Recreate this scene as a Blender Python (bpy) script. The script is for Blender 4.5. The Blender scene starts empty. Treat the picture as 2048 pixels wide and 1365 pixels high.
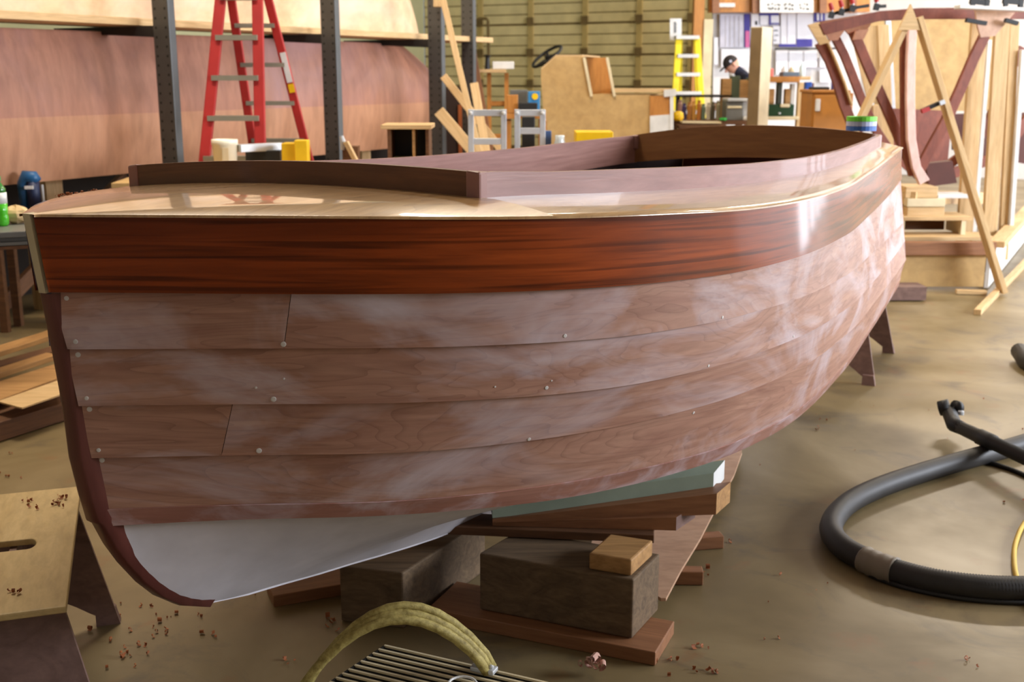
import bpy, bmesh, math, random
import numpy as np
from mathutils import Vector, Matrix
from mathutils.bvhtree import BVHTree
random.seed(7)
R = math.radians
scene = bpy.context.scene
col = scene.collection

# ------------------------------------------------------------------ camera
F = 2285.0; HOR = 150.0; CAMH = 1.65
PITCH = math.atan((682.5 - HOR) / F)
cam = bpy.data.cameras.new('camera'); camo = bpy.data.objects.new('camera', cam); col.objects.link(camo)
camo.location = (0, 0, CAMH); camo.rotation_euler = (math.pi / 2 - PITCH, 0, 0)
cam.sensor_width = 22.2; cam.lens = F / 2048 * 22.2
cam.clip_start = .05; cam.clip_end = 200
cam.dof.use_dof = True; cam.dof.focus_distance = 2.55; cam.dof.aperture_fstop = 3.6
scene.camera = camo

# ------------------------------------------------------------------ world, light, exposure
w = bpy.data.worlds.new('world'); scene.world = w; w.use_nodes = True
bg = w.node_tree.nodes['Background']; bg.inputs[0].default_value = (.62, .76, 1, 1); bg.inputs[1].default_value = 1.0
scene.view_settings.view_transform = 'Standard'; scene.view_settings.look = 'None'
scene.view_settings.exposure = 0.0; scene.view_settings.gamma = 1; scene.view_settings.use_curve_mapping = False
E1 = Vector((.482, .876, 0)); E2 = Vector((.876, -.482, 0)); UP = Vector((0, 0, 1))   # the hall's axes
def area(name, loc, direction, sx, sy, power, colr):
    l = bpy.data.lights.new(name, 'AREA'); l.shape = 'RECTANGLE'; l.size = sx; l.size_y = sy
    l.energy = power; l.color = colr
    o = bpy.data.objects.new(name, l); col.objects.link(o); o.location = loc
    o.rotation_euler = Vector(direction).to_track_quat('-Z', 'Y').to_euler()
    return o
# daylight through the big side door of the hall (right, outside the frame)
DOORP = E1 * 15.3 + E2 * 2.62
area('daylight_side_door', DOORP + UP * 2.3, -E2 + Vector((0, 0, -.10)), 8.0, 4.4, 820, (.84, .90, 1.0))
# added fill brightening the hull side, in an invented bay outside the frame
area('hull_side_fill', E1 * 7.4 + E2 * 6.1 + UP * 2.9, -E2 + Vector((0, 0, -.2)), 4.0, 2.0, 1000, (.86, .91, 1.0))
# warm ceiling lamps
for k, (a, b, p) in enumerate([(4.5, -4.6, 260), (9, -4.2, 260), (10, 2.0, 160), (17, -1.5, 520), (16, 4, 200), (-3, 3, 25)]):
    area('ceiling_light', E1 * a + E2 * b + UP * 6.2, (0, 0, -1), 2.4, .5, p, (1.0, .87, .70))

# ------------------------------------------------------------------ pixel helpers
CP, SP = math.cos(PITCH), math.sin(PITCH)
def ray(x, y):
    u = (x - 1024) / F; v = (y - 682.5) / F
    return Vector((u, CP - v * SP, -SP - v * CP))
def at(x, y, z):                       # the point of a pixel that touches height z
    d = ray(x, y); return d * ((z - CAMH) / d.z) + Vector((0, 0, CAMH))
def aty(x, y, Y):                      # the point of a pixel on an upright plane at distance Y
    d = ray(x, y); return d * (Y / d.y) + Vector((0, 0, CAMH))
def atp(x, y, p0, n):                  # on any plane
    d = ray(x, y); o = Vector((0, 0, CAMH)); return o + d * ((Vector(p0) - o).dot(n) / d.dot(n))

# ------------------------------------------------------------------ materials
def lin(c):
    def f(v):
        v /= 255.0
        return v / 12.92 if v <= .04045 else ((v + .055) / 1.055) ** 2.4
    return (f(c[0]), f(c[1]), f(c[2]), 1)
MATS = {}
class NT:
    def __init__(s, name):
        s.m = bpy.data.materials.new(name); s.m.use_nodes = True; s.t = s.m.node_tree
        s.b = s.t.nodes['Principled BSDF']
    def n(s, ty, **kw):
        x = s.t.nodes.new(ty)
        for k, v in kw.items():
            if k.startswith('_'): setattr(x, k[1:], v)
            else: x.inputs[k.replace('__', ' ')].default_value = v
        return x
    def l(s, a, b): s.t.links.new(a, b)
    def coords(s, coord, scale):
        tc = s.n('ShaderNodeTexCoord'); mp = s.n('ShaderNodeMapping'); mp.inputs['Scale'].default_value = scale
        s.l(tc.outputs[coord], mp.inputs['Vector']); return mp.outputs['Vector']
    def noise(s, vec, scale=1, detail=4, rough=.55, dist=0):
        x = s.n('ShaderNodeTexNoise', Scale=scale, Detail=detail, Roughness=rough, Distortion=dist)
        s.l(vec, x.inputs['Vector']); return x.outputs['Fac']
    def ramp(s, fac, stops):
        r = s.n('ShaderNodeValToRGB'); e = r.color_ramp.elements
        while len(e) < len(stops): e.new(.5)
        for q, (p, c) in zip(e, stops): q.position = p; q.color = c
        s.l(fac, r.inputs['Fac']); return r.outputs['Color']
    def mix(s, fac, a, b, mode='MIX'):
        x = s.n('ShaderNodeMix', _data_type='RGBA', _blend_type=mode)
        for sock, v in ((x.inputs[0], fac), (x.inputs[6], a), (x.inputs[7], b)):
            if isinstance(v, (int, float, tuple)): sock.default_value = v
            else: s.l(v, sock)
        return x.outputs[2]
    def bump(s, h, strength, dist=.01):
        x = s.n('ShaderNodeBump', Strength=strength, Distance=dist); s.l(h, x.inputs['Height']); s.l(x.outputs[0], s.b.inputs['Normal'])
W0 = (0, 0, 0, 1); W1 = (1, 1, 1, 1)
def wood(name, c1, c2, grain=(1.2, 22, 22), rough=.6, coat=0, coord='Object', haze=None, haze_amt=.5, haze_scale=(2.5, 6, 6), figure=2.0, stripes=None, bump=.08, coat_rough=.05, rings=0):
    if name in MATS: return MATS[name]
    t = NT(name)
    v = t.coords(coord, grain)
    a = t.noise(v, 1.0, 6, .6, figure)
    c = t.ramp(a, [(.28, lin(c1)), (.72, lin(c2))])
    v2 = t.coords(coord, tuple(g * 5 for g in grain))
    fine = t.noise(v2, 1.0, 3, .6, .3)
    fr = t.ramp(fine, [(.35, (.72, .70, .68, 1)), (.6, W1)])
    c = t.mix(.55, c, fr, 'MULTIPLY')
    if stripes:
        v3 = t.coords(coord, stripes)
        sn = t.noise(v3, 1.0, 2, .5, .6)
        sr = t.ramp(sn, [(.36, (.16, .10, .08, 1)), (.52, W1)])
        c = t.mix(.7, c, sr, 'MULTIPLY')
    if rings:
        v5 = t.coords(coord, (grain[0] * .55, grain[1] * .42, grain[2] * .42))
        rn = t.noise(v5, 1.0, 3, .5, 1.2)
        mu = t.n('ShaderNodeMath', _operation='MULTIPLY'); t.l(rn, mu.inputs[0]); mu.inputs[1].default_value = 26.0
        fr_ = t.n('ShaderNodeMath', _operation='FRACT'); t.l(mu.outputs[0], fr_.inputs[0])
        rr_ = t.ramp(fr_.outputs[0], [(0, (.58, .50, .50, 1)), (.10, (.80, .76, .75, 1)), (.30, W1)])
        c = t.mix(rings, c, rr_, 'MULTIPLY')
    if haze:
        v4 = t.coords(coord, haze_scale)
        hn = t.noise(v4, 1.0, 5, .6, .8)
        hf = t.ramp(hn, [(.46, W0), (.72, (haze_amt,) * 3 + (1,))])
        c = t.mix(hf, c, lin(haze))
    t.l(c, t.b.inputs['Base Color'])
    t.b.inputs['Roughness'].default_value = rough
    if coat:
        t.b.inputs['Coat Weight'].default_value = coat; t.b.inputs['Coat Roughness'].default_value = coat_rough
    if bump: t.bump(fine, bump, .003)
    MATS[name] = t.m; return t.m
def plain(name, c, rough=.55, metal=0, var=.12, scale=6, coat=0, emit=0):
    if name in MATS: return MATS[name]
    t = NT(name); v = t.coords('Object', (scale,) * 3); nz = t.noise(v, 1, 4)
    c0 = lin(c); d = tuple(x * (1 - var * 1.6) for x in c0[:3]) + (1,)
    t.l(t.ramp(nz, [(.3, d), (.65, c0)]), t.b.inputs['Base Color'])
    t.b.inputs['Roughness'].default_value = rough; t.b.inputs['Metallic'].default_value = metal
    if coat: t.b.inputs['Coat Weight'].default_value = coat
    MATS[name] = t.m; return t.m

M_mahog = wood('varnished_mahogany', (100, 38, 12), (166, 74, 26), (.9, 9, 9), .36, .75, 'UV', figure=1.2, stripes=(1.3, 64, 1), coat_rough=.11)
M_mahog.node_tree.nodes['Principled BSDF'].inputs['Specular IOR Level'].default_value = .08
M_plank = wood('sanded_mahogany', (158, 112, 94), (190, 146, 124), (1.0, 9, 9), .48, .0, 'UV', haze=(216, 204, 212), haze_amt=.8, haze_scale=(1.8, 4, 4), figure=3.4, rings=.55)
M_strip = wood('sanded_batten', (158, 108, 94), (180, 130, 114), (1.2, 14, 14), .42, .1, 'UV', haze=(214, 198, 206), haze_amt=.8, haze_scale=(5, 9, 9))
M_stem = wood('stem_mahogany', (92, 48, 44), (120, 68, 60), (10, 3, 1.2), .4, .1, 'Object')
M_bottom = plain('primed_bottom', (232, 228, 234), .5, 0, .14, 5)
M_deck = wood('varnished_deck', (168, 124, 72), (212, 170, 116), (1.3, 7, 7), .3, .85, 'UV', figure=2.6, rings=.5)
M_coamd_lit = wood('coaming_brown_lit', (136, 88, 46), (164, 112, 62), (1.2, 12, 12), .5, .1, 'UV', figure=2)  # lighter copy of the front coaming's brown, overhead light put into the colour
M_coam = wood('coaming_mahogany', (142, 96, 86), (172, 126, 114), (1.2, 12, 12), .42, .15, 'UV', figure=2)
M_coamd = wood('coaming_brown', (92, 56, 30), (124, 80, 46), (1.2, 12, 12), .5, .1, 'UV', figure=2)
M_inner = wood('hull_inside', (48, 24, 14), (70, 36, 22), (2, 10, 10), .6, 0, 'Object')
M_plug = plain('white_plug', (226, 220, 214), .6)
M_lumber = wood('pale_lumber', (196, 160, 108), (222, 190, 142), (1.4, 18, 18), .65)
M_lumber_z = wood('pale_lumber_upright', (196, 160, 108), (222, 190, 142), (18, 18, 1.4), .65)
M_red = wood('red_lumber', (128, 84, 52), (158, 108, 72), (1.4, 16, 16), .55)
M_ribs = wood('rib_mahogany', (112, 54, 38), (142, 76, 54), (6, 6, 3), .5)
M_old = wood('weathered_timber', (84, 66, 46), (124, 100, 72), (1.5, 20, 20), .8, bump=.3)
M_olds = wood('weathered_timber_side', (96, 84, 68), (132, 118, 96), (20, 2, 20), .85, bump=.3)
M_ply = wood('plywood', (186, 150, 94), (200, 166, 110), (2, 2, 2), .65)
M_plyx = wood('plywood_floor_sheet', (178, 138, 108), (196, 158, 128), (3, 8, 8), .6)
M_ochre = wood('ochre_wood', (176, 114, 48), (200, 138, 66), (9, 9, 1.4), .5)
M_scrap = wood('scrap_wood', (150, 108, 60), (196, 150, 92), (1.5, 16, 16), .7)
M_scrapd = wood('scrap_dark', (84, 52, 28), (120, 80, 46), (1.5, 16, 16), .7)
M_stool = wood('stool_plywood', (188, 160, 104), (208, 182, 128), (9, 2.5, 9), .55)
M_stooll = wood('stool_leg', (104, 78, 70), (136, 106, 96), (5, 5, 9), .6)
M_green = plain('pale_green_paint', (168, 186, 168), .5)
M_white = plain('white_paint', (228, 228, 226), .5)
M_cream = plain('cream_board', (226, 210, 172), .6)
M_steel = plain('rack_steel', (78, 80, 80), .42, .2)
M_alu = plain('aluminium', (206, 210, 214), .4, .3)
M_black = plain('black_rubber', (26, 26, 27), .55)
M_hose = plain('hose_rubber', (44, 42, 42), .55, 0, .2, 14)
M_redp = plain('red_fibreglass', (178, 44, 42), .45)
M_yellow = plain('yellow_fibreglass', (240, 216, 40), .45)
M_yel2 = plain('yellow_plastic', (248, 200, 20), .4)
M_blue = plain('blue_plastic', (34, 92, 140), .4)
M_dark = plain('dark_metal', (44, 44, 44), .5, .3)
M_grey = plain('grey_enamel', (112, 112, 108), .45, .1)
M_tape = plain('grey_tape', (128, 118, 104), .5)
M_cord = plain('yellow_cord', (222, 186, 70), .5)
M_shave = plain('wood_shavings', (170, 96, 48), .7, 0, .3, 30)

def concrete():
    t = NT('concrete_floor')
    v = t.coords('Object', (1, 1, 1))
    big = t.noise(v, .9, 5, .6, .6)
    c = t.ramp(big, [(.3, lin((98, 82, 52))), (.52, lin((124, 107, 74))), (.7, lin((144, 127, 94)))])
    st = t.noise(v, 2.3, 6, .62, 1.0)
    sf = t.ramp(st, [(.54, W0), (.72, (.85, .85, .85, 1))])
    c = t.mix(sf, c, lin((80, 70, 60)))
    rd = t.noise(v, 4.7, 5, .6, .4)
    rf = t.ramp(rd, [(.6, W0), (.74, (.45, .45, .45, 1))])
    c = t.mix(rf, c, lin((132, 82, 46)))
    t.l(c, t.b.inputs['Base Color'])
    rr = t.ramp(big, [(.3, (.5, .5, .5, 1)), (.7, (.36, .36, .36, 1))]); t.l(rr, t.b.inputs['Roughness'])
    t.bump(st, .06, .01)
    return t.m
M_conc = concrete()

# ------------------------------------------------------------------ builders
def setp(o, label=None, cat=None, group=None, kind=None):
    if label: o['label'] = label
    if cat: o['category'] = cat
    if group: o['group'] = group
    if kind: o['kind'] = kind
    return o
def thing(name, label, cat, loc=(0, 0, 0), group=None, rz=0):
    o = bpy.data.objects.new(name, None); col.objects.link(o); o.location = loc; o.rotation_euler = (0, 0, rz)
    o.empty_display_size = .1
    bpy.context.view_layer.update()
    return setp(o, label, cat, group)
def link(name, me, m, parent=None, mw=None, bevel=0, smooth=False):
    o = bpy.data.objects.new(name, me); col.objects.link(o)
    if m and not me.materials: me.materials.append(m)
    if parent:
        o.parent = parent
        pm = root_matrix(parent)
        o.matrix_parent_inverse = pm.inverted()
    if mw is not None: o.matrix_basis = mw
    if smooth:
        for p in me.polygons: p.use_smooth = True
    if bevel:
        b = o.modifiers.new('bevel', 'BEVEL'); b.width = bevel; b.segments = 2; b.limit_method = 'ANGLE'
    return o
def root_matrix(o):
    if o.parent: return root_matrix(o.parent) @ o.matrix_parent_inverse @ o.matrix_basis
    loc = Matrix.Translation(o.location) @ o.rotation_euler.to_matrix().to_4x4()
    return loc
class MB:
    def __init__(s): s.v = []; s.f = []; s.uv = []; s.has = False
    def add(s, vs, fs, uvs=None):
        n = len(s.v); s.v += [tuple(x) for x in vs]
        for i, f in enumerate(fs):
            s.f.append(tuple(n + k for k in f)); s.uv.append(uvs[i] if uvs else None)
        return s
    def box(s, c, size, rz=0, M=None):
        x, y, z = (d / 2 for d in size); cs, sn = math.cos(rz), math.sin(rz); vs = []
        for dz in (-z, z):
            for dx, dy in ((-x, -y), (x, -y), (x, y), (-x, y)):
                p = Vector((c[0] + dx * cs - dy * sn, c[1] + dx * sn + dy * cs, c[2] + dz)); vs.append(M @ p if M else p)
        return s.add(vs, [(3, 2, 1, 0), (4, 5, 6, 7), (0, 1, 5, 4), (1, 2, 6, 5), (2, 3, 7, 6), (3, 0, 4, 7)])
    def bar(s, p0, p1, wd, ht, up=UP):
        p0 = Vector(p0); p1 = Vector(p1); d = (p1 - p0).normalized()
        side = d.cross(Vector(up)); side = side.normalized() if side.length > 1e-4 else Vector((1, 0, 0)); u2 = side.cross(d)
        vs = []
        for p in (p0, p1):
            for a, b in ((-1, -1), (1, -1), (1, 1), (-1, 1)): vs.append(p + side * (a * wd / 2) + u2 * (b * ht / 2))
        return s.add(vs, [(0, 1, 2, 3), (7, 6, 5, 4), (0, 4, 5, 1), (1, 5, 6, 2), (2, 6, 7, 3), (3, 7, 4, 0)])
    def prism(s, pts, off):                # closed polygon of 3D points extruded by vector off
        n = len(pts); off = Vector(off); vs = [Vector(p) for p in pts] + [Vector(p) + off for p in pts]
        return s.add(vs, [tuple(range(n)), tuple(range(2 * n - 1, n - 1, -1))] + [(i, i + n, (i + 1) % n + n, (i + 1) % n) for i in range(n)])
    def tube(s, pts, r, seg=10, caps=True):
        pts = [Vector(p) for p in pts]; n = len(pts); rs = r if isinstance(r, (list, tuple)) else [r] * n
        vs = []; prev = None
        for i, p in enumerate(pts):
            d = (pts[min(i + 1, n - 1)] - pts[max(i - 1, 0)]).normalized()
            if prev is None:
                a = d.cross(UP) if abs(d.z) < .95 else d.cross(Vector((1, 0, 0)))
            else: a = prev - d * prev.dot(d)
            a.normalize(); prev = a; b = d.cross(a)
            for k in range(seg):
                t = 2 * math.pi * k / seg; vs.append(p + (a * math.cos(t) + b * math.sin(t)) * rs[i])
        fs = [(i * seg + k, i * seg + (k + 1) % seg, (i + 1) * seg + (k + 1) % seg, (i + 1) * seg + k) for i in range(n - 1) for k in range(seg)]
        if caps: fs += [tuple(range(seg - 1, -1, -1)), tuple((n - 1) * seg + k for k in range(seg))]
        return s.add(vs, fs)
    def lathe(s, c, prof, seg=20, M=None):
        vs = []
        for r, z in prof:
            for k in range(seg):
                t = 2 * math.pi * k / seg; p = Vector((c[0] + r * math.cos(t), c[1] + r * math.sin(t), c[2] + z)); vs.append(M @ p if M else p)
        n = len(prof)
        fs = [(i * seg + k, i * seg + (k + 1) % seg, (i + 1) * seg + (k + 1) % seg, (i + 1) * seg + k) for i in range(n - 1) for k in range(seg)]
        fs += [tuple(range(seg - 1, -1, -1)), tuple((n - 1) * seg + k for k in range(seg))]
        return s.add(vs, fs)
    def grid(s, rows, uvs=None):           # rows of points
        nr = len(rows); nc = len(rows[0]); vs = [p for r in rows for p in r]
        fs = []; us = []
        for i in range(nr - 1):
            for j in range(nc - 1):
                fs.append((i * nc + j, i * nc + j + 1, (i + 1) * nc + j + 1, (i + 1) * nc + j))
                if uvs: us.append((uvs[i][j], uvs[i][j + 1], uvs[i + 1][j + 1], uvs[i + 1][j]))
        return s.add(vs, fs, us if uvs else None)
    def build(s, name, m, parent=None, smooth=False, bevel=0, org=None):
        me = bpy.data.meshes.new(name)
        org = Vector(org) if org is not None else Vector((0, 0, 0))
        me.from_pydata([tuple(Vector(v) - org) for v in s.v], [], s.f)
        if any(u is not None for u in s.uv):
            ul = me.uv_layers.new(name='UVMap'); k = 0
            for f, u in zip(s.f, s.uv):
                for j in range(len(f)):
                    ul.data[k].uv = u[j] if u else (0, 0)
                    k += 1
        me.validate()
        bm = bmesh.new(); bm.from_mesh(me); bmesh.ops.recalc_face_normals(bm, faces=bm.faces); bm.to_mesh(me); bm.free()
        return link(name, me, m, parent, Matrix.Translation(org), bevel, smooth)
    def top(s, name, m, label, cat, group=None, smooth=False, bevel=0, kind=None):   # a thing that is one mesh, origin at its base
        n = len(s.v); xs = [v[0] for v in s.v]; ys = [v[1] for v in s.v]; zs = [v[2] for v in s.v]
        o = s.build(name, m, None, smooth, bevel, ((min(xs) + max(xs)) / 2, (min(ys) + max(ys)) / 2, min(zs)))
        return setp(o, label, cat, group, kind)
def board_obj(name, p0, p1, wd, ht, m, parent=None, up=UP, bevel=.003):   # box with its grain along its length
    p0 = Vector(p0); p1 = Vector(p1); d = p1 - p0; L = d.length; d.normalize()
    side = d.cross(Vector(up)); side = side.normalized() if side.length > 1e-4 else Vector((1, 0, 0)); u2 = side.cross(d)
    b = MB().box((0, 0, 0), (L, wd, ht)); me = bpy.data.meshes.new(name); me.from_pydata(b.v, [], b.f)
    mid = (p0 + p1) / 2
    mw = Matrix(((d.x, -side.x, u2.x, mid.x), (d.y, -side.y, u2.y, mid.y), (d.z, -side.z, u2.z, mid.z), (0, 0, 0, 1)))
    return link(name, me, m, parent, mw, bevel)
def structure(o): o['kind'] = 'structure'; return o


# ================================================================== the hall
DOORPL = E1 * 20.1                                    # back wall plane: p . E1 = 20.1
def wallpt(x, y, off=0): return atp(x, y, DOORPL - E1 * off, E1)
structure(MB().grid([[(E1 * a + E2 * b) for b in (-13, 9)] for a in (-7, 20.4)]).build('floor', M_conc))
M_wall = plain('hall_wall', (206, 204, 160), .8, 0, .08, 2)
M_wallw = plain('white_wall', (226, 224, 226), .8, 0, .06, 2)
M_ceil = plain('ceiling_metal', (170, 160, 140), .8, 0, .1, 2)
def wallbox(name, a0, a1, b0, b1, z0, z1, m):
    c = E1 * (a0 + a1) / 2 + E2 * (b0 + b1) / 2
    return structure(MB().box((c.x, c.y, (z0 + z1) / 2), (abs(b1 - b0), abs(a1 - a0), z1 - z0), math.atan2(E2.y, E2.x)).build(name, m))
def room(p): return p.dot(E1), p.dot(E2)
cl = room(wallpt(838, 100)); cr = room(wallpt(1432, 100))
wallbox('wall_left', -7, 20.3, cl[1] - .25, cl[1], 0, 6.6, M_wall)
wallbox('wall_back', 20.35, 20.6, cl[1], 9, 0, 6.6, M_wallw)
wallbox('wall_front', -7.2, -7, -13, 9, 0, 6.6, M_wallw)
da, db = room(DOORP)
wallbox('wall_right', da + 4.1, 20.4, db + .15, db + .35, 0, 6.6, M_wallw)
wallbox('wall_right', da - 4.1, da + 4.1, db + .15, db + .35, 4.7, 6.6, M_wallw)
wallbox('wall_right', da - 3.8, da - 4.1, db + .15, 6.5, 0, 6.6, M_wallw)
wallbox('wall_right', -7, 3.4, 6.3, 6.5, 0, 6.6, M_wallw)  # unseen bay, set back and left open for the added hull fill
wallbox('wall_right', 3.4, da - 4.1, 6.3, 6.5, 0, 1.8, M_wallw)
wallbox('wall_right', 3.4, da - 4.1, 6.3, 6.5, 4.0, 6.6, M_wallw)
for q in (-2.6, -.9, .7, 2.4):  # unseen posts added before the door light to streak its reflection
    wallbox('streak_post_1', da + q - .12, da + q + .12, db - .25, db - .1, 0, 4.7, M_ceil)
wallbox('ceiling', -7, 20.4, -13, 9, 6.6, 6.8, M_ceil)

# sectional overhead door: horizontal sections, two ribs each, stiles with brackets
M_door = plain('door_panel', (230, 214, 160), .6, 0, .12, 3)
M_doord = plain('door_seam', (122, 100, 58), .7, 0, .2, 6)
M_stile = plain('door_stile', (196, 172, 110), .6, 0, .1, 5)
door = MB().box(tuple(E1 * 20.33 + E2 * (cl[1] + cr[1]) / 2 + UP * 2.6), (cr[1] - cl[1], .04, 5.2), math.atan2(E2.y, E2.x)).build('door_1', M_doord)
structure(door)
SEC = .585; Z0 = wallpt(1270, 109).z
def dbar(b0, b1, z0, z1, a, t):
    c = E1 * a + E2 * (b0 + b1) / 2
    return MB().box((c.x, c.y, (z0 + z1) / 2), (b1 - b0, t, z1 - z0), math.atan2(E2.y, E2.x))
k0 = -int(Z0 / SEC) - 1
for k in range(k0, 6):
    zb = Z0 + k * SEC
    if zb < -.3: continue
    for f0, f1 in ((.03, .31), (.335, .64), (.665, .97)):
        z0 = max(0.01, zb + SEC * f0); z1 = zb + SEC * f1
        if z1 > z0 + .03: dbar(cl[1] + .02, cr[1] - .02, z0, z1, 20.3, .03).build('door_slat', M_door, door, bevel=.012)
for px in (872, 952, 1053, 1162, 1271, 1376):
    b = room(wallpt(px, 60))[1]
    st = dbar(b - .05, b + .05, .02, 5.1, 20.27, .04).build('door_stile', M_stile, door)
    for k in range(k0 + 1, 6):
        zb = Z0 + k * SEC
        if zb > .1: dbar(b - .07, b + .07, zb - .02, zb + .13, 20.235, .03).build('hinge', M_doord, st)
sc = MB().tube([wallpt(955, 38, .12), wallpt(973, 37, .12), wallpt(976, 42, .12), wallpt(977, 115, .12)], .03, 8).build('conduit', M_doord, door)

# ================================================================== the boat
TH = R(57); D2 = Vector((math.cos(TH), math.sin(TH), 0)); N2 = Vector((math.sin(TH), -math.cos(TH), 0))
r0 = ray(57, 412); BOW = Vector((r0.x, r0.y, 0)) * 2.25
HEEL = .029; LEN = 4.3
def spl(xs, ys):
    xs = list(xs); ys = list(ys); n = len(xs)
    h = [xs[i + 1] - xs[i] for i in range(n - 1)]; d = [(ys[i + 1] - ys[i]) / h[i] for i in range(n - 1)]
    m = [0] * n; m[0] = d[0]; m[-1] = d[-1]
    for i in range(1, n - 1): m[i] = 0 if d[i - 1] * d[i] <= 0 else (h[i - 1] + h[i]) / (h[i - 1] / d[i] + h[i] / d[i - 1])
    def f(x):
        x = min(max(x, xs[0]), xs[-1]); i = 0
        while i < n - 2 and x > xs[i + 1]: i += 1
        t = (x - xs[i]) / h[i]
        return (2*t**3-3*t*t+1)*ys[i] + (t**3-2*t*t+t)*h[i]*m[i] + (-2*t**3+3*t*t)*ys[i+1] + (t**3-t*t)*h[i]*m[i+1]
    return f
bs = spl([0,.1,.2,.35,.55,.75,1.0,1.3,1.7,2.2,2.8,3.4,3.84,4.3], [.014,.142,.272,.455,.648,.783,.885,.945,.965,.93,.835,.73,.65,.565])
def lev(s0, e, fb, fm, fs):
    k = spl([-1, 0, .6, 1.7, 3.0, 4.3], [fb, fb, fb, fm, (fm + fs) / 2, fs])
    return lambda s: .025 if s < s0 else .025 + (bs((s - s0) / e) - .025) * k(s)
SN = [0, .3, .6, 1.0, 1.5, 2.1, 2.8, 3.5, 4.3]
LV = {   # name: (start at the stem, half-breadth, height at starboard)
 'sheer': (0.0, bs, spl(SN, [1.383,1.375,1.361,1.343,1.318,1.306,1.303,1.306,1.310])),
 'sbot': (.022, lambda s: bs(max(0, s - .025)), spl(SN, [1.228,1.216,1.202,1.183,1.161,1.151,1.146,1.147,1.16])),
 'seam1': (.040, lev(.035,1.02,.975,1.0,1.02), spl(SN, [1.106,1.097,1.081,1.059,1.041,1.022,1.003,.98,.955])),
 'seam2': (.058, lev(.05,1.05,.94,.99,1.0), spl(SN, [.983,.971,.951,.929,.918,.902,.885,.87,.86])),
 'seam3': (.078, lev(.07,1.1,.89,.965,.96), spl(SN, [.866,.849,.825,.812,.805,.791,.783,.777,.77])),
 'strip': (.104, lev(.10,1.16,.83,.905,.87), spl(SN, [.745,.724,.692,.664,.636,.612,.619,.64,.68])),
 'strb': (.118, lev(.115,1.18,.80,.88,.84), spl(SN, [.703,.684,.650,.612,.588,.562,.575,.60,.64])),
}
KEEL = spl([0.10,.155,.20,.245,.30,.376,.457,.606,.733,.905,1.075,1.41,2,3,4.3], [.70,.60,.535,.484,.44,.405,.385,.36,.337,.31,.281,.237,.21,.20,.20])
def WP(s, b, z0): return BOW + D2 * s + N2 * b + UP * (z0 + HEEL * b)
def LP(k, s, side=1):
    s0, bf, zf = LV[k]; b = bf(s); return WP(s, side * b, zf(s) - HEEL * b)
NS = 64
def svals(s0, s1, n=NS, p=1.7): return [s0 + (s1 - s0) * (i / n) ** p for i in range(n + 1)]
boat = thing('wooden_sailboat_hull', 'unfinished mahogany boat hull with varnished top strake standing on blocks in the foreground', 'boat', tuple(WP(2.1, 0, .2)))
def plank(name, ka, kb, m, side, s_from=0, s_to=LEN, off_top=0.0, off_bot=.009, voff=0, lip_top=False, sa=None):
    a0 = LV[ka][0]; c0 = LV[kb][0]
    rows = []; uvs = []; arc = 0; prev = None
    ts = [(i / NS) ** 1.7 for i in range(NS + 1)]
    t_lo = 0; 
    for t in ts:
        A = a0 + (LEN - a0) * t; C = c0 + (LEN - c0) * t
        if A < s_from - 1e-6 and t < 1 and (a0 + (LEN - a0) * ts[min(ts.index(t) + 1, NS)]) < s_from: continue
        A = min(max(A, s_from if s_from > 0 else a0), s_to); C = min(max(C, s_from if s_from > 0 else c0), s_to)
        if s_from > 0 and not rows: A = C = s_from
        pa = LP(ka, A, side); pc = LP(kb, C, side)
        e = .004; ta = (LP(ka, min(A + e, LEN), side) - LP(ka, max(A - e, a0), side)); g = pc - pa
        nn = ta.cross(g); nn.normalize()
        if nn.dot(N2 * side - D2 * .2) < 0: nn = -nn
        if prev is not None: arc += (pa - prev).length
        prev = pa
        row = []; ur = []
        def put(p, v): row.append(p); ur.append((arc, v + voff))
        gl = g.length
        put(pa, -.012)
        for q in (0, .25, .5, .75, 1): put(pa + g * q + nn * (off_top + (off_bot - off_top) * q), q * gl)
        put(pc - nn * .004, gl + .012)
        rows.append(row); uvs.append(ur)
        if A >= s_to - 1e-9 and t < 1: break
    # end caps are hidden by the stem and the transom
    o = MB().grid(rows, uvs).build(name, m, boat, smooth=True); o.data.set_sharp_from_angle(angle=R(32)); return o
side_meshes = []
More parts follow.
